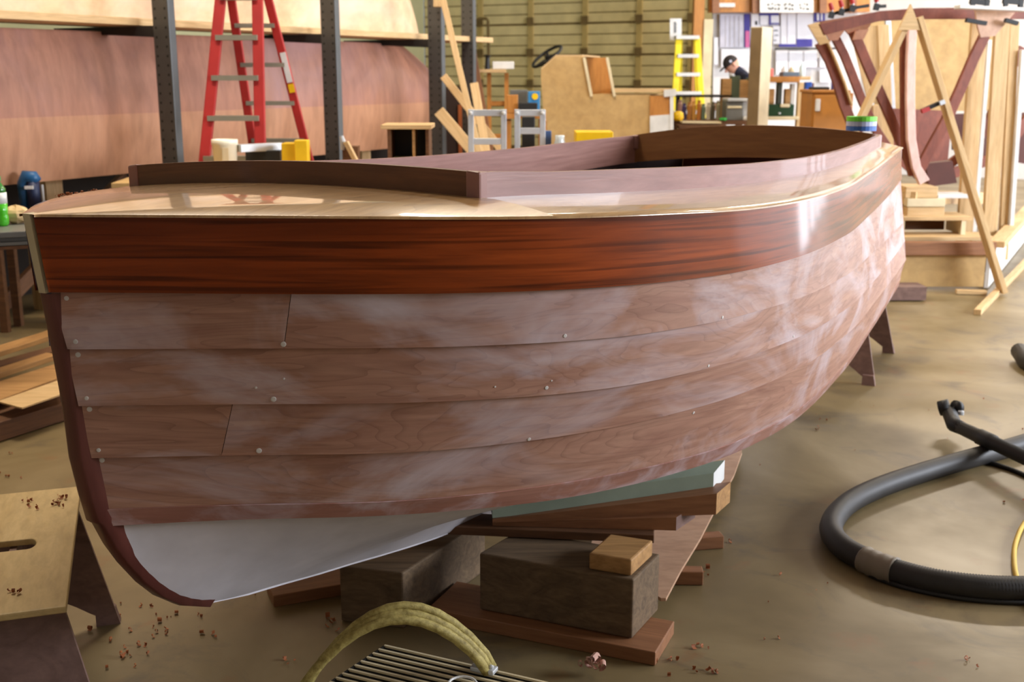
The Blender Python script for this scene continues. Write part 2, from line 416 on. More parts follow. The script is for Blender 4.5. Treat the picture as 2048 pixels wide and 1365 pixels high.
for side in (1, -1):
    o = plank('sheer_strake', 'sheer', 'sbot', M_mahog, side, off_top=.004, off_bot=.013, voff=side * 3)
    side_meshes.append(o)
    if side == 1: o['label'] = 'glossy varnished red-brown top strake with dark ribbon grain'
    butt1 = .318; butt3 = .262
    for j, (ka, kb, cut) in enumerate((('sbot', 'seam1', butt1), ('seam1', 'seam2', None), ('seam2', 'seam3', butt3), ('seam3', 'strip', None))):
        if cut:
            side_meshes.append(plank('plank', ka, kb, M_plank, side, 0, cut - .0004, voff=j * 7.3 + side))
            side_meshes.append(plank('plank', ka, kb, M_plank, side, cut + .0004, LEN, voff=j * 7.3 + 2.9 + side))
        else: side_meshes.append(plank('plank', ka, kb, M_plank, side, voff=j * 5.7 + side * 2))
    o = plank('bilge_batten', 'strip', 'strb', M_strip, side, off_top=.011, off_bot=.011, voff=side); side_meshes.append(o)
    # painted bottom, from the batten down to the keel
    rows = []; NB = 10
    for t in [(i / 70) ** 1.5 for i in range(71)]:
        c0 = LV['strb'][0]; s = c0 + (LEN - c0) * t; b = LV['strb'][1](s); zt = LV['strb'][2](s) - HEEL * b
        zk = min(KEEL(s), zt - .002); bk = min(.022, b)
        p = 1.05 - .5 * min(1, max(0, (s - .45) / .9))
        row = []
        for q in range(NB + 1):
            f = 1 - q / NB; bb = bk + (b - bk) * f; row.append(WP(s, side * bb, zk + (zt - zk) * f ** p))
        rows.append(row)
    o = MB().grid(rows).build('bottom_planking', M_bottom, boat, smooth=True); o['label'] = 'primed off-white bottom'
    side_meshes.append(o)
# stem: follows the outer profile, in the centre plane
prof = [(0.0,1.405),(.012,1.30),(.021,1.22),(.036,1.09),(.048,.97),(.060,.86),(.075,.77),(.088,.71),(.101,.658),(.122,.58),(.161,.506),(.212,.437),(.257,.387),(.314,.345),(.376,.318)]
st = MB(); rows = []
kl = [(s, z) for s, z in ((.457,.293),(.606,.266),(.75,.245),(.905,.222),(1.2,.19),(1.6,.165),(2.4,.15),(3.4,.15),(4.3,.155))]
kl = [(s, KEEL(s) - .028) for s, z in kl]
prof2 = [(s, z) for s, z in prof if .69 < z < 1.23] + [(s, KEEL(s) ) for s in (.10,.125,.155,.20,.245,.30,.376)]
prof2 = [(s - .012 if s > .05 else s - .004, z - (.012 if z < .69 else 0)) for s, z in prof2]
inner = [(s + .046, z + .005 + (.04 if z < .6 else 0)) for s, z in prof2]
stem_r = []
for (so, zo), (si, zi) in zip(prof2, inner):
    stem_r.append([WP(si, .034, zi), WP(so + .006, .024, zo), WP(so, .012, zo), WP(so, -.012, zo), WP(so + .006, -.024, zo), WP(si, -.034, zi)])
stem_o = MB().grid(stem_r).build('stem', M_stem, boat, smooth=True)
MB().prism([WP(-.008, -.011, 1.384), WP(.012, -.011, 1.222), WP(.045, -.02, 1.222), WP(.035, -.02, 1.384)], tuple(N2 * .022 + UP * .0006)).build('stem_head', M_cream, boat)
kr = []
for s in [.37 + (LEN - .37) * i / 30 for i in range(31)]:
    z = KEEL(s) - .007
    kr.append([WP(s, .018, z + .05), WP(s, .017, z), WP(s, -.017, z), WP(s, -.018, z + .05)])
MB().grid(kr).build('keel', M_bottom, boat)
side_meshes.append(stem_o)
# transom
tp = [LP(k, LEN, 1) for k in LV] + [WP(LEN, .02, KEEL(LEN))]
tq = [WP(LEN, -.02, KEEL(LEN))] + [LP(k, LEN, -1) for k in reversed(list(LV))]
camb = [WP(LEN, b, LV['sheer'][2](LEN) - HEEL * bs(LEN) + .03 * (1 - (b / bs(LEN)) ** 2)) for b in (-.4, -.2, 0, .2, .4)]
MB().prism(tp + tq + camb, tuple(D2 * .03)).build('transom', M_coam, boat)
# deck
def zs0(s): return LV['sheer'][2](s) - HEEL * bs(s)
CB = spl([.6,.72,1.2,1.55,2.05,2.45,2.86,3.25,3.73,4.3], [1.388,1.385,1.363,1.347,1.330,1.325,1.326,1.333,1.345,1.345])   # coaming foot at starboard
CT = spl([.6,.72,.95,1.2,1.55,2.05,2.45,2.86,3.25,3.73,4.3], [1.441,1.4405,1.428,1.419,1.405,1.387,1.380,1.379,1.385,1.392,1.395])
bc = spl([0.6,.72,1.2,1.8,2.4,3.0,3.5,3.84,4.3], [.575,.585,.68,.74,.75,.71,.655,.60,.5])
SF, SA = .715, 3.80
DZ = CB(SF) - HEEL * bc(SF) - zs0(SF)
def zdeck(s, b):
    B_ = bs(s)
    if s < SF: k = B_ / bs(SF); bi = .745 * B_; zc = zs0(s) + DZ * k
    else: k = 1; bi = bc(s); zc = CB(s) - HEEL * bc(s)
    q = abs(b)
    if q >= bi: t = min(1, (q - bi) / max(1e-4, B_ - bi)); return zc + (zs0(s) - zc) * t ** 1.4
    return zc + .02 * k * (1 - (q / bi) ** 2)
EDGE = .010; DT = .005
def deckpatch(name, rows_sb, label=None):
    rows = [[WP(s, b, z) for s, b, z in r] for r in rows_sb]; uvs = [[(s, b) for s, b, z in r] for r in rows_sb]
    o = MB().grid(rows, uvs).build(name, M_deck, boat, smooth=True)
    if label: o['label'] = label
    return o
fore = []
for i in range(31):
    s = -.006 + (SF + .014) * (i / 30) ** 1.6; B_ = bs(max(0, s)) + EDGE; r = []
    ss = max(0, s)
    r.append((s, -B_, zs0(ss) - DT))
    for j in range(-12, 13):
        q = math.sin(j / 12 * math.pi / 2); b = q * B_; r.append((s, b, zdeck(ss, b * bs(ss) / B_)))
    r.append((s, B_, zs0(ss) - DT)); fore.append(r)
deckpatch('foredeck', fore, 'glossy wet-varnished foredeck')
for side in (1, -1):
    sd = []
    for i in range(61):
        s = SF - .002 + (SA - SF + .02) * i / 60; B_ = bs(s) + EDGE; b1 = bc(s) - .015; zc = CB(s) - HEEL * bc(s); r = []
        for j in range(9):
            q = j / 8; b = b1 + (B_ - b1) * q; r.append((s, side * b, zc + (zs0(s) - zc) * q ** 1.4))
        r.append((s, side * B_, zs0(s) - DT)); sd.append(r)
    deckpatch('side_deck', sd)
aft = []
for i in range(13):
    s = SA + (LEN - SA + .012) * i / 12; B_ = bs(s) + EDGE; r = [(s, -B_, zs0(s) - DT)]
    zc = CB(s) - HEEL * bc(s) - zs0(s)
    for j in range(-12, 13):
        q = j / 12; b = q * B_; r.append((s, b, zs0(s) + (zc + .02) * (1 - abs(q) ** 3)))
    r.append((s, B_, zs0(s) - DT)); aft.append(r)
deckpatch('aft_deck', aft)
# coaming
CTK = .019; LOW = .085
def coam(name, pts, m, outn):             # pts: (s, b, zfoot0, ztop0)
    rows = []; uvs = []; arc = 0; prev = None
    for s, b, zf, zt in pts:
        o = WP(s, b, 0); i = o - outn(s, b) * CTK
        ws = lambda p, bb, z: Vector((p.x, p.y, z + HEEL * bb))
        if prev is not None: arc += (o - prev).length
        prev = o
        rows.append([ws(o, b, zf - .02), ws(o, b, (zf + zt) / 2), ws(o, b, zt), ws(i, b, zt), ws(i, b, zf - .02), ws(i, b, zf - LOW), ws(o, b, zf - LOW), ws(o, b, zf - .02)])
        uvs.append([(arc, v) for v in (0, .03, .075, .095, .18, .25, .27, .33)])
    o = MB(); o.grid(rows, uvs); n = 8
    o.add(rows[0], [tuple(range(7))]); o.add(rows[-1], [tuple(range(6, -1, -1))])
    q_ = o.build(name, m, boat, smooth=True); q_.data.set_sharp_from_angle(angle=R(32)); return q_
for side in (1, -1):
    pts = [(s, side * bc(s), CB(s) - HEEL * bc(s), CT(s) - HEEL * bc(s)) for s in [SF + (SA - SF) * i / 50 for i in range(51)]]
    def on(s, b):
        db_ = (bc(min(s + .01, 4.3)) - bc(s - .01)) / .02; v = N2 * (1 if b > 0 else -1) - D2 * db_; return v.normalized()
    coam('side_coaming', pts, M_coam, on)
def arch(s, h, hf):
    b0 = bc(s); out = []
    for j in range(-16, 17):
        b = b0 * j / 16; k = 1 - (j / 16) ** 2
        out.append((s, b, CB(s) - HEEL * b0 + hf * k, CT(s) - HEEL * b0 + h * k))
    return out
coam('front_coaming', arch(SF, .019, .020), M_coamd, lambda s, b: -D2)
coam('aft_coaming', arch(SA, .046, .03), M_coamd_lit, lambda s, b: D2)
for s, sd in ((SF, 1), (SF, -1), (SA, 1), (SA, -1)):   # corner posts of the coaming
    b = bc(s) * sd; q = -1 if s == SF else 1; zf = CB(s) - HEEL * bc(s); zt = CT(s) - HEEL * bc(s)
    poly = [WP(s + q * .004, b + sd * .004, zf - .02), WP(s + q * .004, b - sd * .035, zf - .015), WP(s - q * .03, b - sd * .035, zf - .02), WP(s - q * .035, b + sd * .003, zf - .02)]
    MB().prism(poly, (0, 0, zt - zf + .021)).build('corner_post', M_coam, boat, bevel=.006)
# inside of the hull
ins = MB()
for side in (1, -1):
    rows = []
    for s in [.25 + (LEN - .3) * i / 50 for i in range(51)]:
        r = []
        for k in ('sheer', 'sbot', 'seam1', 'seam2', 'seam3', 'strb'):
            s0, bf, zf = LV[k]; b = max(.02, bf(min(s, LEN)) - .03); z = zf(min(s, LEN)) - HEEL * bf(min(s, LEN)) - (.03 if k == 'sheer' else 0); r.append(WP(min(s, LEN - .005), side * b, z))
        r.append(WP(min(s, LEN - .005), 0, max(.5, KEEL(min(s, LEN)) + .25)))
        rows.append(r)
    ins.grid(rows)
ins.build('inner_planking', M_inner, boat)
for s in (1.3, 2.05, 2.8, 3.4):           # inside ribs, port side shows
    for side in (1, -1):
        pts = []
        for k in ('sheer', 'seam1', 'seam2', 'seam3', 'strb'):
            s0, bf, zf = LV[k]; pts.append(WP(s, side * (bf(s) - .05), zf(s) - HEEL * bf(s) - (.05 if k == 'sheer' else 0)))
        MB().tube(pts, .02, 6).build('rib', M_inner, boat)
# white bungs over the fastenings
bvs = []
dg = bpy.context.evaluated_depsgraph_get()
allv = []; allf = []
for o in side_meshes:
    n = len(allv); mwo = root_matrix(o)
    allv += [mwo @ v.co for v in o.data.vertices]; allf += [tuple(n + i for i in p.vertices) for p in o.data.polygons]
bvh = BVHTree.FromPolygons(allv, allf)
CAM = Vector((0, 0, CAMH))
for x, y, r in [(133,597,4.5),(151,684,4.5),(156,710,5),(173,797,4),(179,819,5),(197,901,4),(204,921,5),(567,689,5.5),(547,799,5.5),(518,902,5.5),(1130,672,4.2),(1093,776,4.2),(1058,879,4),(1445,635,3.2),(1417,732,3),(1387,826,3.2),(512,776,2.4),(568,758,2),(990,774,2),(1103,762,1.8),(1587,673,2.6)]:
    hit = bvh.ray_cast(CAM, ray(x, y).normalized())
    if hit[0] is None: continue
    p, nn = hit[0], hit[1]
    if nn.dot(ray(x, y)) > 0: nn = -nn
    rr = r * (p - CAM).length / F
    q = nn.to_track_quat('Z', 'Y').to_matrix().to_4x4()
    MB().lathe((0, 0, -.002), [(rr, 0), (rr, .0028), (rr * .7, .0032)], 12, Matrix.Translation(p) @ q).build('bung', M_plug, boat, smooth=False)

# ================================================================== blocks and wedges under the boat
def timber(name, corners, z0, z1, m, label, cat, group=None):
    o = MB().prism([Vector((x, y, z0)) for x, y in corners], (0, 0, z1 - z0)).top(name, m, label, cat, group, bevel=.006); return o
def rectc(p, d, L, Wd):                   # corner p, direction d, length L, width to the left of d
    p = Vector(p[:2]); d = Vector(d[:2]).normalized(); n = Vector((-d.y, d.x)); return [tuple(p), tuple(p + d * L), tuple(p + d * L + n * Wd), tuple(p + n * Wd)]
timber('timber_block', [(-.33, 3.2), (-.09, 3.62), (-.29, 3.70), (-.53, 3.25)], 0, .185, M_old, 'dark weathered square timber under the forward keel, left of the two', 'block', 'timber blocks under the boat')
timber('timber_block', [(.35, 3.05), (.45, 3.235), (0.02, 3.42), (-.10, 3.24)], .045, .232, M_old, 'weathered timber block with a grey sawn end under the wedges', 'block', 'timber blocks under the boat')
a = at(1292, 1340, 0); b = at(1385, 1255, .0)
dirp = Vector((-.57, .24))
board_obj_w = []
def top_board(name, p0, p1, wd, ht, m, label, cat, group=None, up=UP):
    return setp(board_obj(name, p0, p1, wd, ht, m, None, up), label, cat, group)
top_board('plank', (.45, 3.07, .022), (-.22, 3.35, .022), .21, .043, M_red, 'short brown plank lying flat on the floor beneath the right timber block', 'plank')
top_board('plank', (-.25, 3.62, .02), (-.78, 3.40, .02), .12, .04, M_red, 'brown plank on the floor behind the left timber block', 'plank')
def stackboard(xr, yt, yb, z, xl, yl, zl, wd, ht, m, label):   # right end pixel, left end pixel on given heights
    p = at(xr, yb, z); q = at(xl, yl, zl); d = (q - p).normalized(); side = Vector((-d.y, d.x, 0)).normalized()
    if side.y < 0: side = -side
    off = side * (wd / 2) + UP * (ht / 2)
    return top_board('support_board', p + off, q + off, wd, ht, m, label, 'board', 'boards wedged between block and hull')
stackboard(1308, 0, 1088, .235, 850, 1068, .235, .12, .028, M_scrapd, 'lowest thin board of the stack on the right timber block')
def wedge(xr, yb, z, h_r, xl, yl, zl, h_l, wd, m, label, end):     # tapered board: thick right end, thin left end
    p = at(xr, yb, z); q = at(xl, yl, zl); d = (q - p).normalized(); side = Vector((-d.y, d.x, 0)).normalized()
    if side.y < 0: side = -side
    b = MB().prism([p, q, q + UP * h_l, p + UP * h_r], tuple(side * wd))
    for k in (4, 7): b.v[k] = tuple(Vector(b.v[k]) - d * wd * .62)          # end sawn at an angle
    o = b.top('support_board', m, label, 'board', 'boards wedged between block and hull')
    o.data.materials.append(end); o.data.polygons[5].material_index = 1
    return o
wedge(1352, 1062, .264, .044, 985, 1052, .264, .012, .11, M_red, 'short reddish board, second from bottom in the wedge stack', M_stooll)
wedge(1432, 1030, .306, .070, 985, 1046, .280, .010, .10, M_red, 'brown wedge board with a pale sawn end under the green one', M_scrap)
wedge(1426, 986, .352, .066, 985, 1037, .292, .050, .105, M_green, 'pale green painted wedge board pressed against the hull', M_white)
timber('wood_offcut', [(.345, 3.07), (.425, 3.215), (.30, 3.265), (.225, 3.12)], .233, .285, M_scrap, 'small yellowish wood offcut lying on the corner of the right timber block', 'offcut')

# curved plywood pattern lying on two cleats
pp = [(1322, 1197), (1332, 1197), (1362, 1140), (1400, 1078), (1440, 1000), (1468, 950), (1484, 905), (1482, 880), (1380, 872), (1250, 930), (1200, 1010), (1180, 1100)]
pat = thing('plywood_pattern', 'curved pinkish plywood panel lying on the floor under the boat', 'panel', tuple(at(1400, 1050, 0)))
MB().prism([at(x, y, .062) for x, y in pp], (0, 0, -.011)).build('sheet', M_plyx, pat)
for (x0, y0), (x1, y1) in (((1443, 1080), (1300, 1090)), ((1405, 1152), (1290, 1150))):
    board_obj('cleat', at(x0, y0, .025), at(x1, y1, .025), .05, .048, M_red, pat)

# ================================================================== step stools
def stool(loc, ang, label):
    t = thing('step_stool', label, 'stool', (loc[0], loc[1], 0), 'plywood step stools', R(ang) - math.pi / 2)
    M = root_matrix(t)
    # top with a hand slot: ring of quads around the slot
    hw, hl, z0, z1 = .155, .42, .432, .45
    slot = [(.035 * math.cos(a), .055 * (1 if math.sin(a) > 0 else -1) + .03 * math.sin(a)) for a in [2 * math.pi * k / 24 for k in range(24)]]
    slot = [(y * .7 * 1.0, x * 1.0) for x, y in slot]
    slot = [(x, y) for x, y in slot]
    outer = []
    for x, y in slot:
        k = min(hw / max(abs(x), 1e-6), hl / max(abs(y), 1e-6)); outer.append([x * k, y * k])
    for cx, cy in ((hw, hl), (-hw, hl), (-hw, -hl), (hw, -hl)):   # snap nearest to the corners
        i = min(range(24), key=lambda q: (outer[q][0] - cx) ** 2 + (outer[q][1] - cy) ** 2); outer[i] = [cx, cy]
    b = MB(); n = 24; vs = []
    for z in (z0, z1):
        vs += [M @ Vector((x, y, z)) for x, y in outer] + [M @ Vector((x, y, z)) for x, y in slot]
    fs = []
    for i in range(n):
        j = (i + 1) % n
        fs += [(i, j, n + j, n + i), (2 * n + i, 2 * n + j, 3 * n + j, 3 * n + i), (i, j, 2 * n + j, 2 * n + i), (n + i, n + j, 3 * n + j, 3 * n + i)]
    me = MB().add([M.inverted() @ v for v in vs], fs)
    mesh = bpy.data.meshes.new('seat_top'); mesh.from_pydata(me.v, [], me.f)
    bm = bmesh.new(); bm.from_mesh(mesh); bmesh.ops.recalc_face_normals(bm, faces=bm.faces); bm.to_mesh(mesh); bm.free()
    link('top', mesh, M_stool, t, M, bevel=.004)
    for sy in (-1, 1):
        yt, yb = sy * .35, sy * .41; poly = []
        zt = .432
        def P(x, z): return M @ Vector((x, yb + (yt - yb) * z / zt, z))
        pts = [(.235, 0), (.14, zt), (-.14, zt), (-.235, 0), (-.165, 0), (-.165, .04)]
        pts += [(-.15 + .30 * k / 8, .05 + .075 * math.sin(math.pi * k / 8)) for k in range(9)] + [(.165, .04), (.165, 0)]
        lg = MB().prism([P(x, z) for x, z in pts], M.to_3x3() @ Vector((0, -sy * .018, 0))).build('leg_panel', M_stooll, t)
        for sx in (-1, 1):
            MB().prism([P(sx * .236, 0), P(sx * .165, 0), P(sx * .165, .055), P(sx * .224, .055)], M.to_3x3() @ Vector((0, sy * .02, 0))).build('foot', M_stooll, lg)
    board_obj('stretcher', M @ Vector((0, -.35, .385)), M @ Vector((0, .35, .385)), .02, .09, M_stooll, t)
    return t
stool((-1.31, 2.79), 108, 'plywood step stool with hand slot and shavings on top, beside the bow')
stool((1.94, 6.48), 65, 'dark plywood step stool on the floor behind the stern')

# ================================================================== grille case with woven strap, bottom edge
gA = at(772, 1286, .30); gB = at(1125, 1367, .30); gd = (gB - gA); gL = gd.length * 1.25; gd.normalize(); gn = Vector((gd.y, -gd.x, 0))
gn = -gn if gn.y > 0 else gn
gr = thing('grille_heater', 'black slatted grille case with cream slats and a woven strap at the bottom edge', 'heater', tuple(gA + gd * .25 + gn * .2 - UP * .30))
side_in = Vector((-.30, -.46, 0))          # the left edge runs toward the camera
gl = at(650, 1367, .30) - gA; gl.normalize()
c4 = [gA, gA + gd * gL, gA + gd * gL + gl * .5, gA + gl * .5]
MB().prism([Vector((p.x, p.y, .02)) for p in c4], (0, 0, .270)).build('case', M_black, gr, bevel=.004)
for k in range(22):
    p = gA + gl * (.006 + k * .0225) + UP * 0; MB().bar(p - UP * .006, p + gd * gL - UP * .006, .006, .005).build('slat', M_cream, gr)
MB().bar(gA + UP * -.012, gA + gl * .5 - UP * .012, .006, .012).build('frame_edge', M_black, gr)
for c in c4: MB().box((c.x * .9 + (gA + gd * gL / 2 + gl * .25).x * .1, c.y * .9 + (gA + gd * gL / 2 + gl * .25).y * .1, .01), (.03, .03, .02)).build('foot', M_black, gr)
s0 = at(600, 1400, .28); s1 = at(985, 1335, .30)
M_strap = wood('woven_strap', (120, 104, 42), (196, 180, 108), (60, 60, 60), .7, figure=.2, bump=.3)
for k, (dz, dd_) in enumerate(((0, 0), (-.012, .016), (-.020, .03))):
    pts = []
    for i in range(25):
        q = i / 24; p = s0.lerp(s1, q) + UP * (.19 * math.sin(math.pi * q) ** .8 + dz * math.sin(math.pi * q)) + gn * dd_
        pts.append(p)
    MB().tube(pts, [.011 + .0012 * (i % 2) for i in range(25)], 8).build('strap', M_strap, gr, smooth=True)
pb = at(968, 1338, .305); MB().bar(pb - gd * .03, pb + gd * .03, .03, .012).build('bracket', M_alu, gr, bevel=.003)
for q in (-.018, .018): MB().lathe(tuple(pb + gd * q + UP * .006), [(.007, 0), (.007, .004), (.003, .007)], 10).build('screw', M_alu, gr)
pr = at(925, 1372, .302)
MB().tube([pr + Vector((.032 * math.cos(a), .032 * math.sin(a), .004)) for a in [2 * math.pi * k / 24 for k in range(25)]], .003, 6, False).build('ring', M_white, gr)

# ================================================================== vacuum hose, wand, cords
def smoothpath(P, n=8):
    out = []; P = [Vector(p) for p in P]
    for i in range(len(P) - 1):
        a, b, c, d = P[max(i - 1, 0)], P[i], P[i + 1], P[min(i + 2, len(P) - 1)]
        for k in range(n):
            t = k / n; out.append(.5 * ((2 * b) + (c - a) * t + (2 * a - 5 * b + 4 * c - d) * t * t + (3 * b - a - 3 * c + d) * t ** 3))
    out.append(P[-1]); return out
hose = thing('vacuum_hose', 'thick dark vacuum hose looping across the concrete floor, half of it ribbed', 'hose', tuple(at(1700, 1050, 0)))
HP = [(2210, 835), (2110, 868), (2030, 893), (1950, 915), (1850, 944), (1760, 975), (1700, 1005), (1668, 1038), (1664, 1068), (1690, 1098), (1735, 1122)]
p1 = smoothpath([at(x, y, .042) for x, y in HP], 8)
MB().tube(p1, .042, 14).build('smooth_section', M_hose, hose, smooth=True)
p2 = smoothpath([at(x, y, .042) for x, y in ((1728, 1119), (1755, 1131), (1790, 1143))], 6)
MB().tube(p2, [.046 + .002 * math.sin(i * 1.7) for i in range(len(p2))], 14).build('taped_joint', M_tape, hose, smooth=True)
p3 = smoothpath([at(x, y, .042) for x, y in ((1786, 1142), (1850, 1159), (1930, 1172), (2010, 1178), (2100, 1176), (2220, 1160))], 26)
MB().tube(p3, [.042 if i % 2 else .0385 for i in range(len(p3))], 14).build('ribbed_section', M_hose, hose, smooth=True)
wand = thing('vacuum_wand', 'black vacuum wand with a swivel nozzle lying across the hose', 'wand', tuple(at(1960, 880, 0)))
wa = at(1908, 850, .10); wb = at(2140, 958, .13)
wd_ = (wb - wa).normalized()
MB().tube([wa + wd_ * q for q in (.05, .20, .205, .30, .305, .9)], [.030, .032, .036, .036, .031, .031], 14).build('tube', M_black, wand, smooth=True)
nz0 = at(1880, 822, .10); nz1 = at(1912, 822, .11)
MB().tube([wa + wd_ * .07, wa, nz0.lerp(nz1, .6) - UP * .01, nz0.lerp(nz1, .5) + UP * .015], [.03, .034, .034, .030], 12).build('elbow', M_black, wand, smooth=True)
MB().tube([nz0 + Vector((-.005, 0, .01)), nz0.lerp(nz1, .55) + UP * .02], [.036, .038], 12).build('nozzle', M_black, wand, smooth=True)
MB().tube([nz1 + Vector((-.005, 0, .015)), nz1 + Vector((.02, .01, .012))], [.036, .03], 12).build('nozzle', M_black, wand, smooth=True)
MB().lathe(tuple(nz1 + Vector((.012, -.03, -.01))), [(.014, 0), (.014, .016), (.008, .02)], 10).build('clamp_screw', M_alu, wand)
MB().tube([at(2038, 702, .06) + Vector((0, 0, 0)), at(2052, 722, .045), at(2120, 760, .045)], [.048, .05, .05], 14).top('hose_end', M_hose, 'rounded grey hose end at the right edge of the floor', 'hose', smooth=True)
MB().tube(smoothpath([at(x, y, .012) for x, y in ((2075, 1020), (2048, 1048), (2033, 1080), (2028, 1110), (2032, 1150), (2050, 1190), (2090, 1225))], 6), .009, 8).top('extension_cord', M_cord, 'thin yellow cord running under the ribbed hose', 'cord', smooth=True)
MB().tube(smoothpath([at(x, y, .01) for x, y in ((1740, 1150), (1800, 1172), (1880, 1190), (1960, 1201), (2060, 1206), (2160, 1206))], 6), .010, 8).top('air_line', M_black, 'thin black line lying in front of the ribbed hose', 'cord', smooth=True)
MB().tube(smoothpath([at(x, y, .01) for x, y in ((1975, 925), (2010, 935), (2048, 950), (2120, 985))], 6), .010, 8).top('air_line', M_black, 'thin black line behind the vacuum wand', 'cord', smooth=True)

# ================================================================== shavings on the floor
def curl(p, s, seed):
    rnd = random.Random(seed); a0 = rnd.random() * 6.28; w_ = s * rnd.uniform(.25, .5); rows = []
    ax = Vector((math.cos(a0), math.sin(a0), rnd.uniform(-.2, .2))); sd = Vector((-math.sin(a0), math.cos(a0), 0))
    turn = rnd.uniform(2.5, 6)
    for i in range(9):
        t = i / 8; ang = t * turn; r = s * (.35 - .15 * t)
        c = p + sd * (r * math.sin(ang) + s * .3 * t) + UP * (r * (1 - math.cos(ang)) + .002)
        rows.append([c - ax * w_ / 2, c + ax * (w_ / 2)])
    return rows
spots = [(280, 1220, 3), (340, 1240, 4), (345, 1195, 3), (235, 1210, 2), (415, 1228, 2), (430, 1262, 3), (245, 1270, 3), (280, 1290, 3), (335, 1268, 3), (240, 1315, 4), (260, 1330, 3), (565, 1335, 2), (670, 1245, 6), (495, 1185, 5), (1395, 1150, 7), (1430, 1085, 6), (1545, 1280, 2), (1350, 1330, 5), (1330, 1310, 4), (1385, 1295, 4), (1405, 1345, 4), (1945, 1330, 3), (2030, 1000, 2), (1640, 840, 2), (1635, 862, 2), (1745, 665, 2), (320, 1255, 3), (30, 950, 4), (15, 910, 3), (1190, 1345, 0), (205, 1250, 3), (1560, 1170, 1)]
sh = MB(); big = []
for i, (x, y, nq) in enumerate(spots):
    c = at(x, y, 0)
    for k in range(nq):
        p = c + Vector((random.gauss(0, .03), random.gauss(0, .03), 0)); sh.grid(curl(p, random.uniform(.012, .03), i * 31 + k))
for k in range(90):
    p = Vector((random.uniform(-1.2, 3.2), random.uniform(2.7, 7), 0)); sh.grid(curl(p, random.uniform(.006, .014), 999 + k))
o = sh.top('wood_shavings', M_shave, 'reddish wood shavings scattered over the concrete floor', 'shavings', kind='stuff')
sh2 = MB()
for i, (x, y, nq) in enumerate([(62, 1003, 5), (110, 1010, 9), (122, 1000, 5), (20, 1185, 4), (75, 1015, 3), (128, 995, 3)]):
    c = at(x, y, .451)
    for k in range(nq): sh2.grid(curl(c + Vector((random.gauss(0, .012), random.gauss(0, .012), 0)), random.uniform(.012, .022), 5000 + i * 31 + k))
sh2.top('wood_shavings', M_shave, 'little heap of shavings lying on the step stool top', 'shavings', kind='stuff')
sh3 = MB()
for k in range(60):
    x = random.uniform(150, 275); y = 395 - (x - 60) * .105 + random.uniform(-2, 3)
    s = .35 + (x - 150) / 125 * .30; p = WP(s, -(bs(s) - .05) * random.uniform(.8, 1), zdeck(s, bs(s) * .9)); sh3.grid(curl(p, random.uniform(.008, .018), 7000 + k))
sh3.top('wood_shavings', M_shave, 'sawdust shavings along the far edge of the foredeck by the coaming', 'shavings', kind='stuff')
pk = at(1180, 1352, .0); fl = MB()
for k in range(9): fl.grid(curl(pk + Vector((random.gauss(0, .012), random.gauss(0, .012), random.uniform(0, .04))), random.uniform(.03, .05), 8800 + k))
fl.top('paper_scrap', plain('pink_shaving', (214, 168, 150), .7), 'crumpled pale pink shaving on the floor in front of the blocks', 'shaving')

# ================================================================== left: scraps, bench with bottle and tool
def floorboard(x0, y0, x1, y1, z, wd, ht, m, label):
    p = at(x0, y0, z); q = at(x1, y1, z); return top_board('scrap_board', p, q, wd, ht, m, label, 'board', 'scrap boards piled on the floor')
for z, x0, y0, x1, y1, wd, ht, m, lb in [
    (.05, -150, 880, 150, 790, .40, .09, M_scrapd, 'dark plank at the base of the scrap pile beside the bow'),
    (.11, -120, 740, 150, 655, .12, .03, M_scrap, 'yellowish board at the back of the scrap pile'),
    (.11, -120, 765, 150, 690, .10, .03, M_scrapd, 'dark brown strip near the back of the scrap pile'),
    (.12, -120, 785, 106, 712, .09, .03, M_scrap, 'tan board ending in the middle of the scrap pile'),
    (.13, -120, 805, 150, 735, .09, .035, M_scrapd, 'dark board in the middle of the scrap pile')]:
    floorboard(x0, y0, x1, y1, z, wd, ht, m, lb)
MB().prism([at(x, y, .15) for x, y in ((-90, 800), (0, 763), (130, 722), (134, 750), (0, 800), (-90, 830))], (0, 0, -.012)).top('scrap_sheet', M_scrap, 'tan thin panel on top of the scrap pile', 'panel')
MB().prism([at(x, y, .158) for x, y in ((-5, 803), (128, 757), (134, 785), (44, 816))], (0, 0, -.007)).top('scrap_sheet', M_lumber, 'bright pointed plywood offcut at the front of the scrap pile', 'panel')

